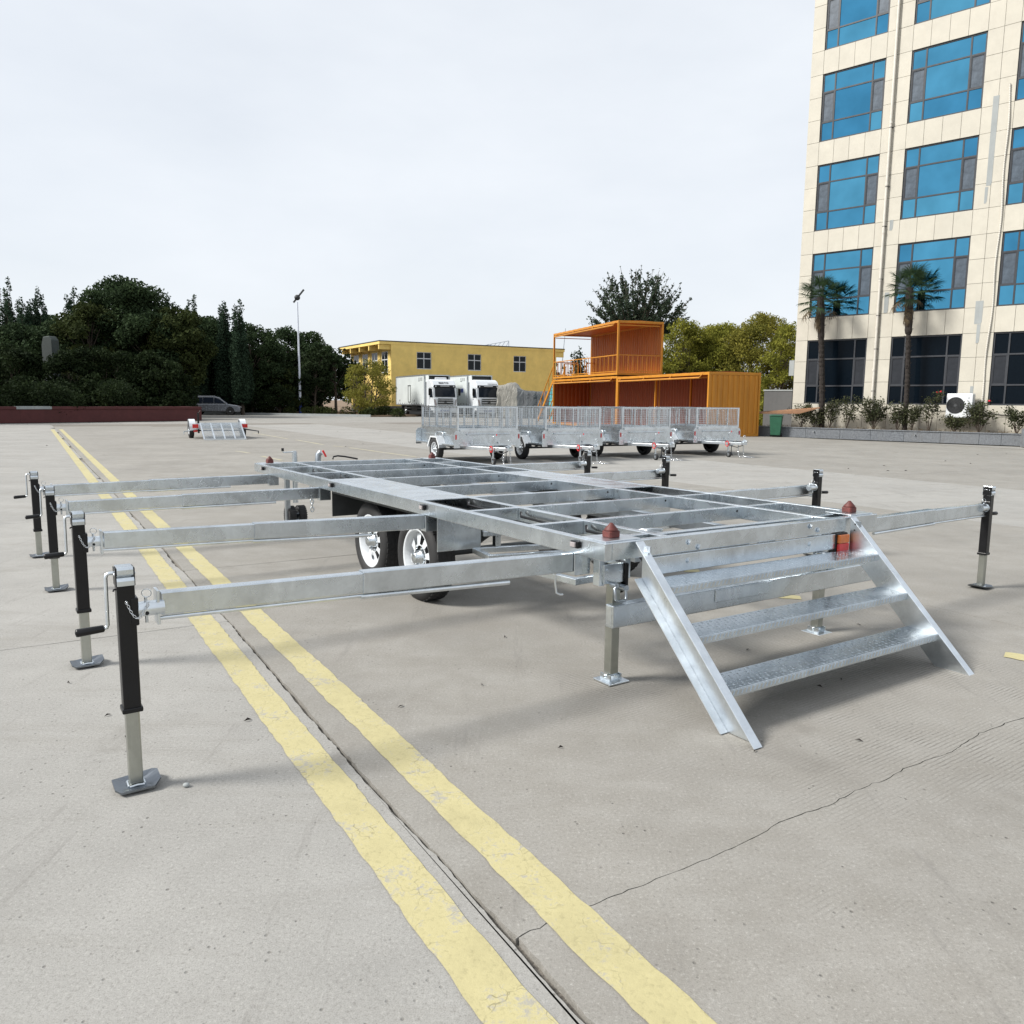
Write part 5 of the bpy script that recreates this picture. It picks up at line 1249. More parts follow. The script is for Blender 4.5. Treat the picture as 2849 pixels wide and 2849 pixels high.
# ---------------------------------------------------------------- box trucks
TR_ROT = R(-155.2)
def make_truck(roof_marks):
    t = thing('box_truck', '', 'truck', (0, 0, 0), TR_ROT, 'white refrigerated box trucks by the yellow building')
    Wp, Wc = M['white_panel'], M['white_paint']; hw = 1.28; Lb = 9.4
    bx(-hw, hw, -Lb, 0, 1.12, 4.02).build('cargo_box', Wp, t, .02, 1)
    m = MB()
    for x in (-hw, hw):
        for y_ in (-Lb, 0): m.bar((x, y_, 1.10), (x, y_, 4.04), .10, .10, (1, 0, 0))
        m.bar((x, -Lb+.06, 4.0), (x, -.06, 4.0), .09, .09); m.bar((x, -Lb+.06, 1.13), (x, -.06, 1.13), .09, .12)
    for y_ in (-Lb, 0): m.bar((-hw+.05, y_, 4.0), (hw-.05, y_, 4.0), .09, .09)
    m.build('box_trim', M['silver_trim'], t)
    m = MB()
    for y0, y1 in ((-5.3, -4.35),):
        for a, b, c, d in ((y0, y1, 3.0, 3.08), (y0+.05, y1-.05, 1.35, 1.42)): m.box(hw+.001, hw+.03, a, b, c, d)
        for a in (y0+.05, y1-.12): m.box(hw+.001, hw+.03, a, a+.07, 1.42, 3.0)
    for y_ in [-Lb+.6+.78*k for k in range(12)]: m.box(hw+.001, hw+.02, y_, y_+.1, 1.20, 1.30)
    m.box(hw+.001, hw+.02, -8.2, -8.05, 1.45, 1.62); m.box(hw+.001, hw+.02, -3.3, -3.15, 1.45, 1.62)
    tag(m.build('side_door_frame', M['dark_guard'], t), kind='stuff')
    m = MB()
    for k, (y0, w_) in enumerate(((-1.75, .28), (-1.40, .12), (-1.2, .12), (-.95, .12), (-.75, .12))):
        m.box(hw+.001, hw+.012, y0, y0+w_*.35, 3.45, 3.78); 
    m.box(hw+.001, hw+.012, -1.85, -1.5, 3.42, 3.47); m.build('box_marks', M['black_paint'], t)
    m = MB()
    for k in range(5):
        for j in range(3): m.bar((-hw-.006, -.9+.16*k, 1.45+.24*j), (-hw-.006, -.80+.16*k, 1.62+.24*j), .02, .05, (1, 0, 0)); 
    m.build('box_pattern', M['black_paint'], t)
    # refrigeration unit in its recess
    m = MB(); m.box(-1.05, 1.05, .05, .30, 3.32, 3.96); m.build('fridge_recess', M['dark_guard'], t, .03, 1)
    m = MB(); m.prism([(1.15, .05, 3.30), (1.15, .05, 3.96), (1.0, .55, 3.90), (1.0, .55, 3.40)], (.05, 0, 0)); m.prism([(-1.15, .05, 3.30), (-1.15, .05, 3.96), (-1.0, .55, 3.90), (-1.0, .55, 3.40)], (-.05, 0, 0)); m.box(-1.05, 1.05, .05, .6, 3.93, 3.98); m.build('fridge_shroud', Wp, t)
    bx(-.75, .45, .32, .72, 3.50, 3.78).build('fridge_cover', M['ac_white'], t, .10, 3)
    # cab
    cw = 1.19
    prof = [(.25, .62), (2.32, .62), (2.40, 1.0), (2.36, 1.72), (2.30, 1.88), (2.08, 2.92), (1.98, 3.02), (1.62, 3.42), (1.2, 3.56), (.25, 3.50)]
    m = MB(); m.prism([(-cw, y_, z) for y_, z in prof], (2*cw, 0, 0)); cab = m.build('cab', Wc, t, .09, 3)
    m = MB(); m.prism([(-1.02, 2.325, 1.90), (1.02, 2.325, 1.90), (.98, 2.130, 2.80), (-.98, 2.130, 2.80)], (0, .012, .002)); m.build('windscreen', M['car_glass'], cab, .004)
    m = MB(); m.prism([(-1.10, 2.150, 2.78), (1.10, 2.150, 2.78), (1.08, 2.065, 3.02), (-1.08, 2.065, 3.02)], (0, .06, .01)); m.build('sun_visor', M['black_paint'], cab, .02)
    m = MB(); m.box(-.45, .45, 2.20, 2.215, 2.90, 2.96); m.box(-.95, -.85, 2.20, 2.215, 2.84, 2.96); m.box(.85, .95, 2.20, 2.215, 2.84, 2.96); m.build('marker_lights', M['ac_white'], cab)
    m = MB()
    for k, z in enumerate((1.02, 1.24, 1.46, 1.66)): m.prism([(-.80+.02*k, 2.41-.012*k, z), (.80-.02*k, 2.41-.012*k, z), (.80-.02*k, 2.40-.012*k, z+.10), (-.80+.02*k, 2.40-.012*k, z+.10)], (0, .02, 0))
    gr = m.build('grille', M['black_paint'], cab)
    m = MB()
    for k, z in enumerate((1.125, 1.345, 1.565)): m.box(-.80, .80, 2.39, 2.412, z, z+.11)
    m.build('grille_bars', M['silver_trim'], gr)
    m = MB(); m.ring((0, 2.436, 1.44), (0, 1, 0), .13, .018, 20, 5)
    for a, b in (((-.09, 1.52), (-.02, 1.36)), ((-.02, 1.52), (.02, 1.40)), ((.10, 1.52), (.0, 1.34))): m.bar((a[0], 2.436, a[1]), (b[0], 2.436, b[1]), .015, .035, (1, 0, 0))
    m.build('emblem', M['dark_guard'], gr)
    for s_ in (-1, 1):
        m = MB(); m.prism([(s_*.84, 2.40, .98), (s_*1.08, 2.36, 1.02), (s_*1.16, 2.33, 1.72), (s_*.98, 2.37, 1.62)], (0, .03, 0)); m.build('headlight', M['lens_clear'], cab, .01)
        m = MB(); m.prism([(s_*(cw+.003), 1.25, 1.85), (s_*(cw+.003), 2.12, 1.85), (s_*(cw+.003), 1.98, 2.65), (s_*(cw+.003), 1.25, 2.75)], (s_*.01, 0, 0)); m.build('side_window', M['car_glass'], cab)
        m = MB(); m.box(s_*(cw+.003)-.004, s_*(cw+.003)+.004, 1.15, 1.17, .95, 2.85); m.box(s_*(cw+.01)-.01, s_*(cw+.01)+.01, 1.28, 1.42, 1.70, 1.76); m.build('door_line', M['dark_guard'], cab)
        m = MB(); m.tube([(s_*cw, 2.05, 2.75), (s_*(cw+.28), 2.15, 2.75), (s_*(cw+.30), 2.15, 2.0), (s_*cw, 2.15, 1.9)], .025, 6); m.box(s_*(cw+.30)-.11, s_*(cw+.30)+.11, 2.10, 2.2, 2.05, 2.68); m.build('mirror', M['black_paint'], cab)
        m = MB(); n = 10
        for k in range(n):
            a0, a1 = math.pi*k/n, math.pi*(k+1)/n
            m.prism([(s_*(cw-.1), 1.05+.66*math.cos(a0), .55+.66*math.sin(a0)), (s_*(cw-.1), 1.05+.66*math.cos(a1), .55+.66*math.sin(a1)), (s_*(cw-.1), 1.05+.58*math.cos(a1), .55+.58*math.sin(a1)), (s_*(cw-.1), 1.05+.58*math.cos(a0), .55+.58*math.sin(a0))], (s_*.14, 0, 0))
        m.build('wheel_arch', Wc, cab)
        MB().cyl((s_*(cw-.1), 1.05, .55), (s_*(cw+.004), 1.05, .55), .58, 20).build('arch_recess', M['dark_hole'], cab)
    bx(-cw, cw, 2.2, 2.46, .42, .80).build('bumper', Wc, t, .05)
    bx(-.55, .55, 2.455, 2.47, .55, .68).build('number_plate', M['lamp_blue'], t)
    for y_ in (1.05, -6.6):
        for s_ in (-1, 1): wheel(t, (s_*1.02, y_, .52), s_, .52, .32, .28, 8, M['silver_trim'], detail=False)
    m = MB(); m.box(-.45, -.35, -Lb, 1.8, .75, 1.1); m.box(.35, .45, -Lb, 1.8, .75, 1.1); m.box(-1.2, 1.2, -4.4, -2.6, .55, 1.05); m.box(hw-.06, hw-.02, -5.6, -.9, .45, .55); m.box(hw-.06, hw-.02, -5.6, -.9, .75, .85); m.box(-1.2, 1.2, -Lb, -Lb+.1, .5, .7); m.box(-1.25, 1.25, -8.0, -5.2, 1.0, 1.1)
    for x in (-1.1, 1.1): m.box(x-.25, x+.25, -7.3, -7.27, .2, 1.0)
    m.build('chassis', M['dark_guard'], t)
    return t, cab
TP = Vector((-7.39, 78.74, 0))
tk, cab = make_truck(True); place(tk, TP, TR_ROT, 'left white box truck with Chinese lettering on its cab roof')
def cab_sign(cab, body, size, z, xo=0.0):
    me = text_mesh(body, size, .004); me.materials.append(M['lamp_blue'] if False else M['black_paint'])
    o = link('lettering', me, None, cab); sl = math.atan2(.40, .36)
    yb_ = 1.98-(z-3.02)*.9+.012
    o.location = (xo, yb_, z+.012); o.rotation_euler = (R(90)-(R(90)-math.atan2(.40, .36)), 0, R(180))
    return o
tk2 = copy_tree(tk); place(tk2, TP+Vector((4.12, .25, 0)), TR_ROT, 'right white box truck, beside the grey tarpaulin covered load')
cab_sign(cab, '\u798f\u7530\u6c7d\u8f66', .26, 3.20)
for ch in list(tk2.children):
    if ch.name.startswith('fridge_cover'): bpy.data.objects.remove(ch)
cab2 = [c for c in tk2.children if c.name.startswith('cab')][0]
m = MB()
for k in range(7): m.box(-.98+.14*k, -.90+.14*k, 1.9-.02, 1.92, 3.145, 3.20)
o = m.build('roof_marks', M['dark_guard'], cab2)
bx(1.281, 1.29, -1.75, -1.05, 2.35, 2.75).build('blue_sign', M['lamp_blue'], tk2)

# ---------------------------------------------------------------- cars by the verge
def make_car():
    t = thing('parked_car', '', 'car')
    P_ = M['grey_paint']; hw = .88
    low = [(-2.35, .30), (-2.38, .62), (-2.30, .90), (-2.2, 1.00), (1.15, 1.0), (2.12, .88), (2.36, .72), (2.40, .42), (2.30, .28)]
    m = MB(); m.prism([(-hw, y_, z) for y_, z in low], (2*hw, 0, 0)); b = m.build('body', P_, t, .10, 3)
    cabn = [(-2.24, .95), (-2.12, 1.30), (-1.90, 1.62), (-1.2, 1.70), (.1, 1.68), (.55, 1.55), (1.30, .98)]
    m = MB(); vs = [(-hw+.02+(.20 if z > 1.3 else .04), y_, z) for y_, z in cabn]; n = len(vs); vs2 = [(-x, y_, z) for x, y_, z in vs]
    m.add(vs+vs2, [tuple(range(n)), tuple(range(2*n-1, n-1, -1))]+[(i, n+i, n+(i+1) % n, (i+1) % n) for i in range(n)]); m.build('cabin', P_, b, .06, 3)
    for s_ in (-1, 1):
        for q in ([(-2.0, 1.08), (-1.85, 1.52), (-1.02, 1.56), (-1.02, 1.08)], [(-.95, 1.08), (-.95, 1.57), (-.02, 1.57), (-.02, 1.08)], [(.05, 1.08), (.05, 1.56), (.42, 1.48), (1.0, 1.08)]):
            w_ = MB(); o_ = [(s_*(hw-.005-(.155 if z > 1.3 else .03)), y_, z) for y_, z in q]; w_.prism(o_, (s_*.012, 0, 0)); w_.build('window', M['car_glass'], b)
        w_ = MB(); w_.box(s_*(hw+.002)-.006, s_*(hw+.002)+.006, -.98, -.97, .40, 1.0); w_.box(s_*(hw+.002)-.006, s_*(hw+.002)+.006, .02, .03, .40, 1.0); w_.box(s_*hw-.012, s_*hw+.012, -.85, -.65, .88, .91); w_.box(s_*hw-.012, s_*hw+.012, .12, .32, .88, .91); w_.box(s_*hw-.01, s_*hw+.01, -2.0, 1.9, .31, .38); w_.build('door_trim', M['dark_guard'], b)
        w_ = MB(); w_.box(min(s_*.80, s_*1.05), max(s_*.80, s_*1.05), .95, 1.08, 1.02, 1.16); w_.build('mirror', P_, b, .03)
        w_ = MB(); w_.prism([(s_*.50, 2.36, .68), (s_*.86, 2.20, .74), (s_*.86, 2.16, .86), (s_*.55, 2.30, .80)], (0, .05, 0)); w_.build('headlight', M['lens_clear'], b)
        w_ = MB(); w_.box(min(s_*.55, s_*.87), max(s_*.55, s_*.87), -2.36, -2.30, .86, 1.02); w_.build('tail_light', M['lens_red'], b)
        w_ = MB(); w_.bar((s_*.62, -1.8, 1.72), (s_*.62, .0, 1.72), .04, .04); w_.build('roof_rail', M['silver_trim'], b)
        for y_ in (-1.45, 1.45):
            MB().cyl((s_*(hw-.06), y_, .36), (s_*(hw+.003), y_, .36), .385, 22).build('arch_recess', M['dark_hole'], b)
            wheel(t, (s_*(hw-.09), y_, .33), s_, .33, .21, .23, 5, M['silver_trim'], detail=False)
    w_ = MB(); w_.prism([(-.68, .62, 1.53), (.68, .62, 1.53), (.76, 1.26, 1.05), (-.76, 1.26, 1.05)], (0, .012, .012)); w_.build('windscreen', M['car_glass'], b)
    w_ = MB(); w_.box(-.6, .6, 2.38, 2.41, .42, .66); w_.build('grille', M['black_paint'], b)
    return t
car = make_car(); car.scale = (1, 1, 1.06); place(car, (-28.75, 77.9, 0), R(-76), 'grey people carrier half hidden behind the end of the maroon wall')
car2 = copy_tree(car); place(car2, tuple(at_dist(735, 1152, 84.5).xy)+(0.1,), R(-110), 'white car almost hidden in the dark shrubs left of the lamp post')
for o_ in [car2]+[c for c in car2.children_recursive]:
    if o_.type == 'MESH' and o_.data.materials and o_.data.materials[0] == M['grey_paint']:
        o_.data = o_.data.copy(); o_.data.materials[0] = M['white_paint']

# ---------------------------------------------------------------- lamp post
lpz = at_dist(836, 1140, 84.0)
lamp = thing('lamp_post', 'tall white lamp post with blue foot at the edge of the yard', 'lamp post', (lpz.x, lpz.y, .1))
MB().cyl((0, 0, 0), (0, 0, 1.25), .16, 14, .15).build('base_sleeve', M['lamp_blue'], lamp)
MB().cyl((0, 0, 1.25), (-.02, 0, 11.3), .135, 14, .06).build('pole', M['lamp_white'], lamp)
m = MB(); m.ball((-.02, 0, 11.75), .30, 12, 8, (1, 1, .95)); m.build('lamp_head', M['dark_guard'], lamp)
m = MB(); m.bar((-.42, 0, 11.25), (.68, 0, 12.55), .10, .16); m.build('lamp_arm', M['dark_guard'], lamp)

# ---------------------------------------------------------------- covered loads beside the trucks
def cover(name, lab, mat, x0, x1, y0, y1, h, seed, dent=.3, z_left=None):
    rng = np.random.default_rng(seed); n, k = 44, 26; V = []
    # unfolded sheet: down the left side, across the top, down the right
    for i in range(n):
        u = i/(n-1)
        for j in range(k):
            w = j/(k-1); pad = .12
            if u < .3: x, z = x0-.25*(1-u/.3), h*(u/.3)
            elif u > .7: x, z = x1+.25*((u-.7)/.3), h*(1-(u-.7)/.3)
            else: x, z = x0+(x1-x0)*(u-.3)/.4, h
            if w < .35: y_, f = y0-.35*(1-w/.35), w/.35
            elif w > .65: y_, f = y1+.35*((w-.65)/.35), 1-(w-.65)/.35
            else: y_, f = y0+(y1-y0)*(w-.35)/.3, 1
            z = z*f
            slope = 1-(.17*max(0, min(1, ((x-x0)/(x1-x0)-.25)/.12))); ridge = 1+.10*math.exp(-(((x-x0)/(x1-x0)-.28)/.14)**2)
            z = z*slope*ridge
            nx = .07*(vnoise(x*3.1+w*5, seed)+vnoise(z*2.7+x*4, seed+1)); ny = .10*(vnoise(x*5.3, seed+2)+.7*vnoise(x*13+z*2, seed+3))
            V.append((x+nx, y_+ny-(.09*math.sin(x*11+1.3*vnoise(z*.9, seed+8)*3)+.05*math.sin(x*23+z) if f < 1 else 0), max(0.02, z+.05*vnoise(x*2.2+w*7, seed+4))))
    F = [(i*k+j, (i+1)*k+j, (i+1)*k+j+1, i*k+j+1) for i in range(n-1) for j in range(k-1)]
    o = np_link(name, V, F, mat, smooth=True); return o
o = cover('covered_load', '', M['tarp'], -2.6, 2.6, -1.6, 1.6, 3.05, 3); o.location = (1.35, 77.5, 0); o.rotation_euler = (0, 0, R(-8))
o.data.materials.append(M['tarp_dark'])
for p_ in o.data.polygons:
    if p_.center.x > -.75 and p_.center.y < -.9+.1*p_.center.x: p_.material_index = 1
tag(o, 'bulky load under a wrinkled grey tarpaulin beside the right truck', 'tarpaulin')
o = cover('teal_cover', '', M['tarp_teal'], -.45, .45, -.8, .8, 3.1, 8); o.location = (4.05, 74.6, 0); tag(o, 'narrow stack under a teal tarpaulin at the left end of the orange containers', 'tarpaulin')

# ---------------------------------------------------------------- maroon wall
WA, WB = Vector((-22.41, 58.06, 0)), Vector((-30.63, 48.09, 0)); wd = (WB-WA).normalized()
rw = thing('maroon_wall', 'low maroon painted planter wall in front of the dark trees', 'wall', WA, math.atan2(wd.y, wd.x))
xs = [0, 2.6, 6.3, 11.8, 18, 26, 34, 42]
for a, b in zip(xs, xs[1:]): bx(a+.002, b-.002, -.30, 0, 0, .82).build('wall_section', M['red_wall'], rw)
for k in range(21): bx(k*2+.004, k*2+1.996, -.36, .05, .821, .99+.008*(k % 3)).build('coping_stone', M['cement'] if k in (5, ) else M['red_wall'], rw, .01, 1)
bx(.001, .30, -9, -.301, 0, .81).build('return_wall', M['red_wall'], rw); bx(-.04, .34, -9, -.365, .811, .98).build('return_coping', M['red_wall'], rw)
bx(.302, 42, -30, -.302, .3, .74).build('soil_bed', M['soil'], rw)
cbx = thing('concrete_block', 'weathered grey concrete block standing up among the dark trees', 'block', at_dist(140, 1100, 61).xy.to_3d(), R(-15))
m = MB(); m.prism([(-.75, 0, 0), (.70, 0, 0), (.66, 0, 6.0), (.30, 0, 6.28), (-.5, 0, 6.22), (-.75, 0, 5.6)], (0, 1.0, 0)); cbx.scale = (.70, .70, .97); m.build('block', M['dark_block'], cbx, .06, 1)

# ---------------------------------------------------------------- trees
def blob_leaves(rng, clumps, per, size, aspect=.6, shell=.75, zs=.8):
    C_ = []
    for (x, y_, z, r_) in clumps:
        n = int(per*(r_**2)*rng.uniform(.8, 1.2)) if per > 0 else int(-per)
        d = rng.normal(size=(n, 3)); d /= np.linalg.norm(d, axis=1)[:, None]; rad = r_*(rng.uniform(0, 1, (n, 1))**(1/3*(1.6-shell)))
        p = d*rad*np.array([1, 1, zs])+np.array([x, y_, z])+rng.normal(scale=.06*r_, size=(n, 3)); C_.append(p)
    return leaf_quads(rng, np.concatenate(C_), size, aspect)
def crown_clumps(rng, kind, h, r_, base, n):
    out = []
    if kind == 'poplar':                       # several upright leaders, each a string of shrinking tufts
        m = 8
        for q in range(m):
            a = 2.4*q+rng.uniform(-.4, .4); e = 0 if q == 0 else r_*rng.uniform(.35, .85); hh = h if q == 0 else base+(h-base)*rng.uniform(.70, .97)
            k = max(5, n//m)
            for j in range(k):
                t = (j+.5)/k; spread = e*(1-.35*t)
                rr = (.52 if q else .60)*(1-.80*t)*min(1, .5+t*4)*rng.uniform(.85, 1.1)+.09
                out.append((math.cos(a)*spread+rng.normal(scale=.10), math.sin(a)*spread+rng.normal(scale=.10), base+(hh-base)*t, rr))
        return out
    while len(out) < n:
        t = rng.uniform(0, 1); a = rng.uniform(0, 2*math.pi)
        if kind == 'round': env = math.sqrt(max(0, 1-(2*t-.85)**2/1.35)); cr = .24
        elif kind == 'shrub': env = (1-t**2.2)**.5; cr = .28
        else: env = math.sqrt(max(0, 1-t*t)); cr = .28
        q = env*r_*(rng.uniform(.25, 1)**.6)
        rr = cr*r_*rng.uniform(.5, 1.25)
        out.append((math.cos(a)*q*.92, math.sin(a)*q*.92, base+(h-base-rr*.4)*t, rr))
    return out
def make_elm(label, loc, h, r_, base, leaf, seed, size):
    rng = np.random.default_rng(seed); r = random.Random(seed); t = thing('elm_tree', label, 'tree', loc)
    tm = MB(); zf = base; tm.tube([(0, 0, 0), (.05, 0, zf*.5), (0, 0, zf)], .3, 8, True, [.36, .30, .26]); P_ = []
    zc, sv = h-3.3, 3.2
    for k in range(130):
        a = k*2.39996; t_ = -.55+1.5*((k+.5)/130); t_ = min(t_, .97); rr = r_*math.sqrt(1-t_*t_)*r.uniform(.78, 1.06)
        tgt = Vector((rr*math.cos(a), rr*math.sin(a), zc+sv*t_*r.uniform(.9, 1.05))); o = Vector((0, 0, zf-.6+1.2*r.random())); d0 = (tgt-o).normalized(); ln = (tgt-o).length; pts = []
        for j in range(7):
            s_ = j/6; v_ = o.lerp(tgt, s_)+Vector((-tgt.x, -tgt.y, 0))*.10*s_*(1-s_)*2+Vector((r.gauss(0, .05), r.gauss(0, .05), 0)); pts.append(v_)
        tm.tube(pts, .03, 4, False, [.07*(1-.9*j/6)*(1 if k % 3 == 0 else .6)+.008 for j in range(7)])
        twigs = [(pts, .30)]
        for w_ in range(5):
            j = r.randrange(2, 6); d1 = (d0+Vector((r.gauss(0, .45), r.gauss(0, .45), r.uniform(0, .5)))).normalized(); l1 = r.uniform(.35, .95); twigs.append(([pts[j]+d1*l1*i/4 for i in range(5)], 0))
        for tw, st in twigs:
            for i in range(len(tw)-1):
                for c in range(11 if st else 7):
                    f = (i+r.random())/(len(tw)-1)
                    if f < st: continue
                    p0 = tw[i].lerp(tw[i+1], r.random()); P_.append((p0.x+r.gauss(0, .075), p0.y+r.gauss(0, .075), p0.z+r.gauss(0, .075)))
    tm.build('trunk', M['bark'], t); V, F = leaf_quads(rng, np.array(P_), size, .55); np_link('crown', V, F, M[leaf], t); return t
def make_tree(name, label, cat, group, loc, kind, h, r_, base, leaf, seed, n=34, per=60, size=.32, trunk=.22, aspect=.6, shell=.7, stems=1):
    rng = np.random.default_rng(seed); r = random.Random(seed)
    t = thing(name, label, cat, loc, 0, group)
    cl = crown_clumps(rng, kind, h, r_, base, n)
    tm = MB()
    for s_ in range(stems):
        o = Vector((r.uniform(-.5, .5), r.uniform(-.5, .5), 0))*(r_*.25 if stems > 1 else 0)
        top = Vector((o.x*2.5+r.uniform(-.1, .1)*r_, o.y*2.5, base+(h-base)*(.80 if kind != 'vase' else .45))); pts = [o+(top-o)*q+Vector((math.sin(q*4+seed), math.cos(q*3+seed), 0))*.05*r_*q for q in (0, .2, .4, .6, .8, 1)]
        tm.tube(pts, trunk, 8, True, [trunk/math.sqrt(stems)*(1-.85*q) for q in (0, .2, .4, .6, .8, 1)])
        for k in range(s_, len(cl), max(1, stems)):
            if k % 2 and kind != 'vase' and len(cl) > 20: continue
            c = Vector(cl[k][:3]); fr = max(.12, min(.85, (c.z*.62)/max(.1, top.z))); p0 = o+(top-o)*fr; mid = (p0+c)/2+Vector((0, 0, .06*r_)); rr = trunk*.30*(1-.5*fr)
            tm.tube([p0, mid, c], rr, 5, False, [rr, rr*.6, rr*.18])
    tm.build('trunk', M['bark'], t)
    V, F = blob_leaves(rng, cl, per, size, aspect, shell, 1.9 if kind == 'poplar' else .8)
    np_link('crown', V, F, M[leaf], t)
    return t
GW = 'trees behind the maroon wall'
def px_tree(px, py, yd, **k):
    p = at_dist(px, py, yd); return make_tree(loc=(p.x, p.y, 0), h=p.z, **k)
# tall poplars standing at the back
PO = [(18, 775, 78, 'tall poplar at the left edge of the photo'), (58, 832, 76, 'short poplar just right of the left edge poplar'), (100, 800, 78, 'twin tipped poplar, second tall one from the left'), (200, 800, 80, 'poplar with stepped top left of the big round tree'), (228, 838, 77, 'lower poplar touching the left side of the big round tree'),
      (462, 822, 78, 'slim poplar tip just right of the big round tree'), (537, 822, 80, 'poplar with a single pointed tip in the right half of the dark wood'), (622, 838, 81, 'left one of the poplar pair at the right end of the wood'), (664, 836, 80, 'right one of the poplar pair at the right end of the wood')]
for k, (px, py, yd, lab) in enumerate(PO):
    px_tree(px, py, yd, name='poplar_tree', label=lab, cat='tree', group=GW, kind='poplar', r_=1.45 if k != 7 else 1.1, base=1.5, leaf='leaf_poplar', seed=100+k, n=176, per=760, size=.19, trunk=.2)
BT = [(345, 782, 70, 4.6, 'leaf_dark', 'biggest round crowned dark tree in the middle of the wood'), (250, 850, 67, 3.4, 'leaf_olive', 'olive green round tree left of the biggest tree'), (420, 868, 68, 3.4, 'leaf_dark', 'dark round tree right of the biggest tree'), (488, 862, 69, 3.2, 'leaf_olive', 'olive green tree with a flat top right of the middle of the wood'), (600, 900, 84, 3.4, 'leaf_dark', 'dark broad tree below the poplar pair'), (150, 900, 68, 3.5, 'leaf_dark', 'dark broad tree behind the concrete block'), (40, 905, 66, 3.6, 'leaf_dark', 'dark broad tree at the left edge behind the wall'), (300, 868, 84, 4.2, 'leaf_dark', 'dark tree filling the gap left of the biggest round tree'), (455, 878, 83, 4.2, 'leaf_dark', 'dark tree behind the olive green flat topped tree'), (560, 885, 85, 4.0, 'leaf_dark', 'dark tree between the single tip poplar and the poplar pair'), (110, 880, 84, 4.2, 'leaf_dark', 'dark tree behind the twin tipped poplar'), (700, 905, 84, 3.3, 'leaf_dark', 'dark tree with ragged crown at the right end of the wood'), (640, 925, 88, 3.0, 'leaf_olive', 'olive tree behind the grey people carrier')]
for k, (px, py, yd, r_, lf, lab) in enumerate(BT):
    px_tree(px, py, yd, name='broadleaf_tree', label=lab, cat='tree', group=GW, kind='round', r_=r_, base=3.0 if k == 3 else 2.0, leaf=lf, seed=200+k, n=96, per=400, size=.25, trunk=.28)
SH = [(30, 965, 57), (105, 985, 58), (190, 975, 58), (265, 960, 59), (330, 975, 60), (410, 985, 61), (440, 990, 61), (478, 1010, 62), (75, 1050, 53), (160, 1060, 55), (245, 1055, 57), (330, 1060, 58.5), (405, 1062, 60), (455, 1062, 60.5)]
DIRW = ['at the left edge of the photo', 'second from the left edge', 'below the concrete block', 'left of the middle of the wood', 'in the middle of the wood', 'right of the middle of the wood', 'toward the right end of the wood', 'at the right end of the maroon wall']
for k, (px, py, yd) in enumerate(SH):
    lab = 'dark dense tall shrub '+DIRW[k]+', upper row' if k < 8 else 'dark low shrub on top of the maroon wall, number %s from the left' % ['one', 'two', 'three', 'four', 'five', 'six'][k-8]
    if k >= 8: lab = 'dark low shrub just behind the maroon coping '+['at the left edge of the photo', 'below the concrete block', 'left of the grey coping patch', 'above the grey coping patch', 'right of the grey coping patch', 'nearest the end of the wall'][k-8]
    px_tree(px, py, yd, name='shrub', label=lab, cat='shrub', group='dark shrubs behind the maroon wall', kind='shrub', r_=(1.8 if k == 7 else 2.3) if k < 8 else 1.9, base=.5, leaf='leaf_shrub', seed=300+k, n=36, per=520, size=.21, trunk=.08, stems=3)
# trees right of the wood, round the lamp post and the yellow building
T2 = [(790, 915, 96, 'round', 4.0, 'leaf_dark', 'large dark round tree left of the lamp post'), (860, 925, 97, 'round', 3.8, 'leaf_dark', 'large dark round tree right behind the lamp post'), (735, 985, 86, 'shrub', 3.0, 'leaf_willow2', 'yellowish green tree left of the lamp post'), (800, 1005, 85.5, 'shrub', 2.6, 'leaf_olive', 'olive green bush behind the lamp post'), (700, 1040, 83, 'shrub', 2.4, 'leaf_shrub', 'dark bush right of the grey people carrier'), (890, 955, 89, 'round', 2.4, 'leaf_dark', 'dark feathery tree in front of the left side of the yellow building'), (932, 985, 88.5, 'round', 1.4, 'leaf_dark', 'dark tree with hanging foliage nearest the yellow building'), (872, 1010, 86, 'shrub', 2.2, 'leaf_shrub', 'dark bush under the feathery tree'), (775, 1070, 82.5, 'shrub', 2.0, 'leaf_shrub', 'low dark bush left of the lamp post foot')]
M['leaf_willow2'] = mat_leaf('yellowing_foliage', (0.035, 0.045, 0.012), (0.13, 0.135, 0.03), .3, .6)
for k, (px, py, yd, kind, r_, lf, lab) in enumerate(T2):
    px_tree(px, py, yd, name='bush' if kind == 'shrub' else 'broadleaf_tree', label=lab, cat='bush' if kind == 'shrub' else 'tree', group='trees round the lamp post', kind=kind, r_=r_, base=.6 if kind == 'shrub' else 2.0, leaf=lf, seed=400+k, n=52 if kind == 'round' else 34, per=380, size=.25, trunk=.18)
px_tree(1028, 1000, 79.5, name='willow_tree', label='small yellow green tree with bare forked stems in front of the yellow building', cat='tree', group=None, kind='round', r_=2.5, base=1.0, leaf='leaf_yellow', seed=431, n=64, per=300, size=.24, trunk=.16, aspect=.35, stems=3)
px_tree(982, 1015, 82.5, name='willow_tree', label='yellow green tree left of the forked one, against the side of the yellow building', cat='tree', group=None, kind='round', r_=1.5, base=1.2, leaf='leaf_willow', seed=432, n=30, per=330, size=.24, trunk=.12, aspect=.35, stems=2)
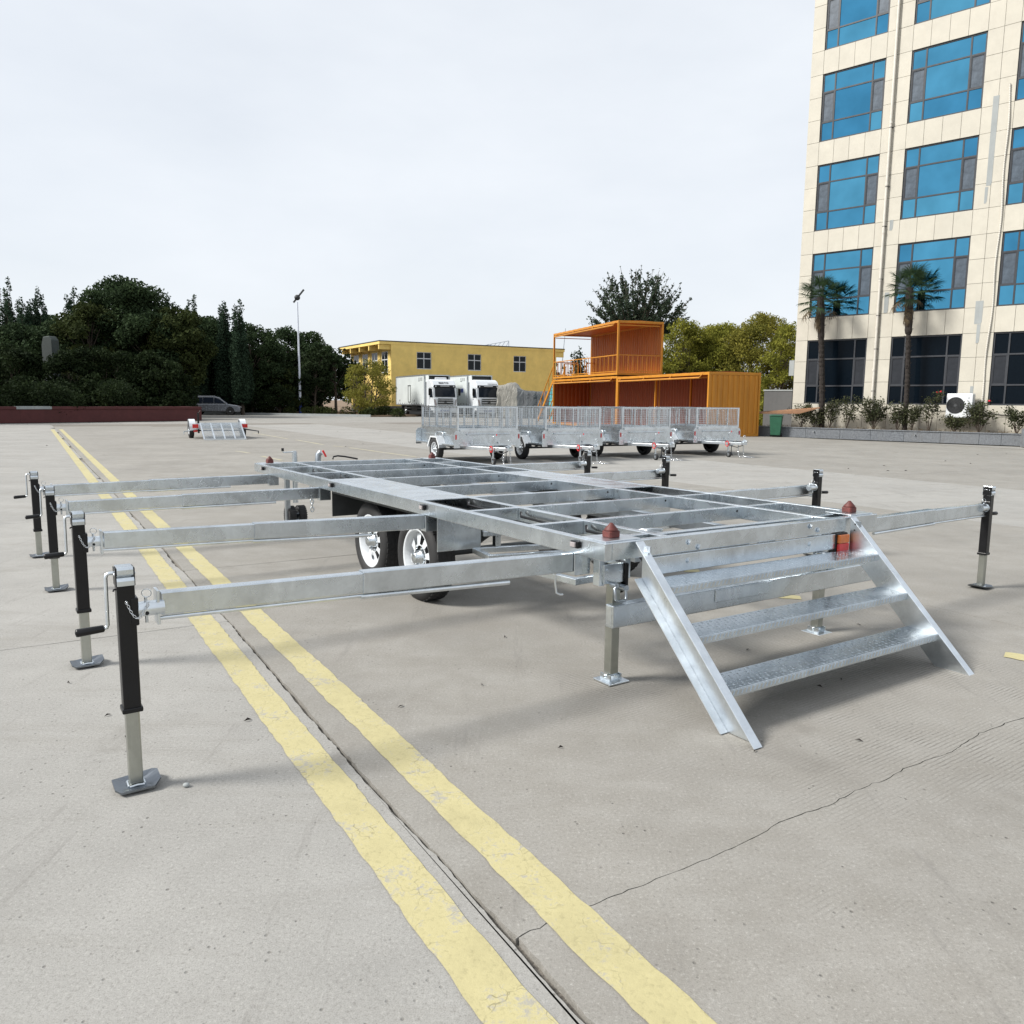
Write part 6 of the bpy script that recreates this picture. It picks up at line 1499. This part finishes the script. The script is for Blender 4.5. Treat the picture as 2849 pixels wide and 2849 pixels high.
# behind the containers and beside the cream building
pe = at_dist(1778, 735, 64); make_elm('big spreading elm tree rising behind the upper orange container', (pe.x, pe.y, 0), pe.z, 4.1, 5.0, 'leaf_elm', 451, .20)
for k, (px, py, yd, r_, lf, lab) in enumerate([(1905, 890, 55, 2.3, 'leaf_willow', 'yellow green leafy tree right behind the upper orange container'), (2010, 905, 56, 2.6, 'leaf_willow', 'yellow green leafy tree in the middle of the three behind the containers'), (2125, 880, 53, 3.1, 'leaf_yellow', 'bright yellow green leafy tree beside the cream building'), (1955, 915, 60, 2.8, 'leaf_yellow', 'yellow leafy tree standing behind the first two of the row'), (2190, 900, 49, 1.7, 'leaf_willow', 'narrow yellow green tree touching the corner of the cream building')]):
    px_tree(px, py, yd, name='willow_tree', label=lab, cat='tree', group='yellow green trees behind the orange containers', kind='round', r_=r_, base=.5, leaf=lf, seed=460+k, n=110, per=760, size=.17, trunk=.15, aspect=.38, stems=3)
px_tree(1612, 968, 66, name='sapling', label='thin dark sapling seen through the upper container railing', cat='tree', group=None, kind='poplar', r_=.75, base=2.6, leaf='leaf_elm', seed=471, n=16, per=260, size=.2, trunk=.05)
px_tree(1600, 1040, 70, name='bush', label='dark bush seen low through the upper container railing', cat='bush', group=None, kind='shrub', r_=1.4, base=.6, leaf='leaf_dark', seed=472, n=20, per=260, size=.24, trunk=.08)
px_tree(1524, 1008, 118, name='poplar_tree', label='dark conical tree in the gap between yellow building and orange containers', cat='tree', group='distant conical trees', kind='poplar', r_=1.7, base=.6, leaf='leaf_poplar', seed=481, n=40, per=260, size=.34, trunk=.2)
px_tree(1548, 1002, 118, name='poplar_tree', label='dark conical tree behind the left posts of the upper container', cat='tree', group='distant conical trees', kind='poplar', r_=1.9, base=.6, leaf='leaf_poplar', seed=482, n=40, per=260, size=.34, trunk=.2)
mast = MB().cyl((0, 0, 0), (.9, 0, 11.5), .10, 6, .04).build('mast', M['galv_dull']); p_ = at_dist(1552, 1100, 112); mast.location = (p_.x, p_.y, 0); tag(mast, 'thin leaning grey mast far behind the orange containers', 'mast')
# undergrowth and the wood going on beyond the left edge and far behind: nobody could count these
def mass(name, pts, per, size, leaf, seed, spread):
    rng = np.random.default_rng(seed); C_ = []
    for (x, y_, z, r_, zz) in pts:
        n = per; d = rng.normal(size=(n, 3)); d /= np.linalg.norm(d, axis=1)[:, None]; rad = r_*rng.uniform(.3, 1, (n, 1))**.5
        C_.append(d*rad*np.array([1, 1, zz])+np.array([x, y_, z]))
    C_ = np.concatenate(C_); C_ = C_[C_[:, 2] > 0]; V, F = leaf_quads(rng, C_, size, .6); return tag(np_link(name, V, F, M[leaf]), kind='stuff')
rs = random.Random(3)
pts = []
for k in range(30):
    q = rs.uniform(0, 1); c = WA+wd*(2+q*12)+Vector((-wd.y, wd.x, 0))*-rs.uniform(.8, 7); pts.append((c.x, c.y, rs.uniform(.9, 1.9), rs.uniform(.8, 1.5), .8))
mass('undergrowth', pts, 700, .18, 'leaf_shrub', 11, 1)
pts = []
for k in range(46):
    x = rs.uniform(-36, -10); y_ = 80.9-(x+26)*.36 if x > -26 else 81.5-(x+26)*.34; pts.append((x, y_+rs.uniform(.5, 4.5), .35, rs.uniform(.5, 1.1), .7))
mass('verge_weeds', pts, 420, .16, 'leaf_olive', 12, 1)
pts = []
for k in range(100):
    x = rs.uniform(-60, -17); y_ = rs.uniform(84, 104)-(x+22)*.2; pts.append((x, y_, rs.uniform(.8, 5.6), rs.uniform(1.4, 2.4), 1.0))
mass('far_undergrowth', pts, 520, .42, 'leaf_shrub', 13, 1)
pts = []
for k in range(120):
    q = rs.uniform(0, 1); c = WA+wd*(13+q*95)+Vector((-wd.y, wd.x, 0))*-rs.uniform(1.5, 16); pts.append((c.x, c.y, rs.uniform(1.5, 8.0), rs.uniform(2.0, 3.4), 1.0))
mass('side_wood', pts, 380, .55, 'leaf_dark', 14, 1)
pts = []
for k in range(60):
    x = -70+k*4.2; pts.append((x+rs.uniform(-2, 2), 175+rs.uniform(-8, 8), rs.uniform(1, 4), rs.uniform(2.5, 4), 1.0))
mass('distant_wood', pts, 260, .8, 'leaf_poplar', 15, 1)

# ---------------------------------------------------------------- small litter on the concrete
for k in range(32):
    px, py = [(1405, 1772), (1340, 1905), (1115, 1965), (2100, 2090), (2390, 2060), (1010, 1235), (940, 1200), (1058, 1200), (1122, 1213), (962, 1243), (2470, 1310), (2520, 1310), (2720, 1265), (2630, 1283), (2360, 1304), (705, 1215), (130, 1240), (1700, 1880), (2080, 1808), (2340, 1890), (2430, 1835), (2390, 1738), (190, 1900), (300, 1990), (350, 2050), (690, 2004), (2280, 1910), (2800, 1262), (2700, 1290), (1560, 2080), (900, 1210), (2460, 1296)][k]
    r = random.Random(900+k); p = ground_at(px, py, .004); far_ = p.length > 8; s_ = r.uniform(.022, .036)*(1.5 if far_ else .62); a = r.uniform(0, 6.28)
    m = MB(); d = Vector((math.cos(a), math.sin(a), 0)); n_ = Vector((-d.y, d.x, 0)); z_ = (.010+.012*r.random())*(1 if far_ else .6)
    m.add([-d*s_, n_*s_*.28+Vector((0, 0, z_)), d*s_, -n_*s_*.28+Vector((0, 0, z_*.6)), Vector((0, 0, .002))], [(0, 4, 1), (1, 4, 2), (2, 4, 3), (3, 4, 0)])
    o = m.build('dead_leaf', M['palm_bark'], loc=p); tag(o, 'small curled dark dead leaf lying on the concrete yard', 'leaf', 'dead leaves scattered on the yard')
o = MB().ball((0, 0, 0), .012, 8, 6, (1.2, 1, .8)).build('pebble', M['cement'], loc=ground_at(518, 2184, .009)); tag(o, 'single pale pebble right of the nearest jack foot', 'pebble')
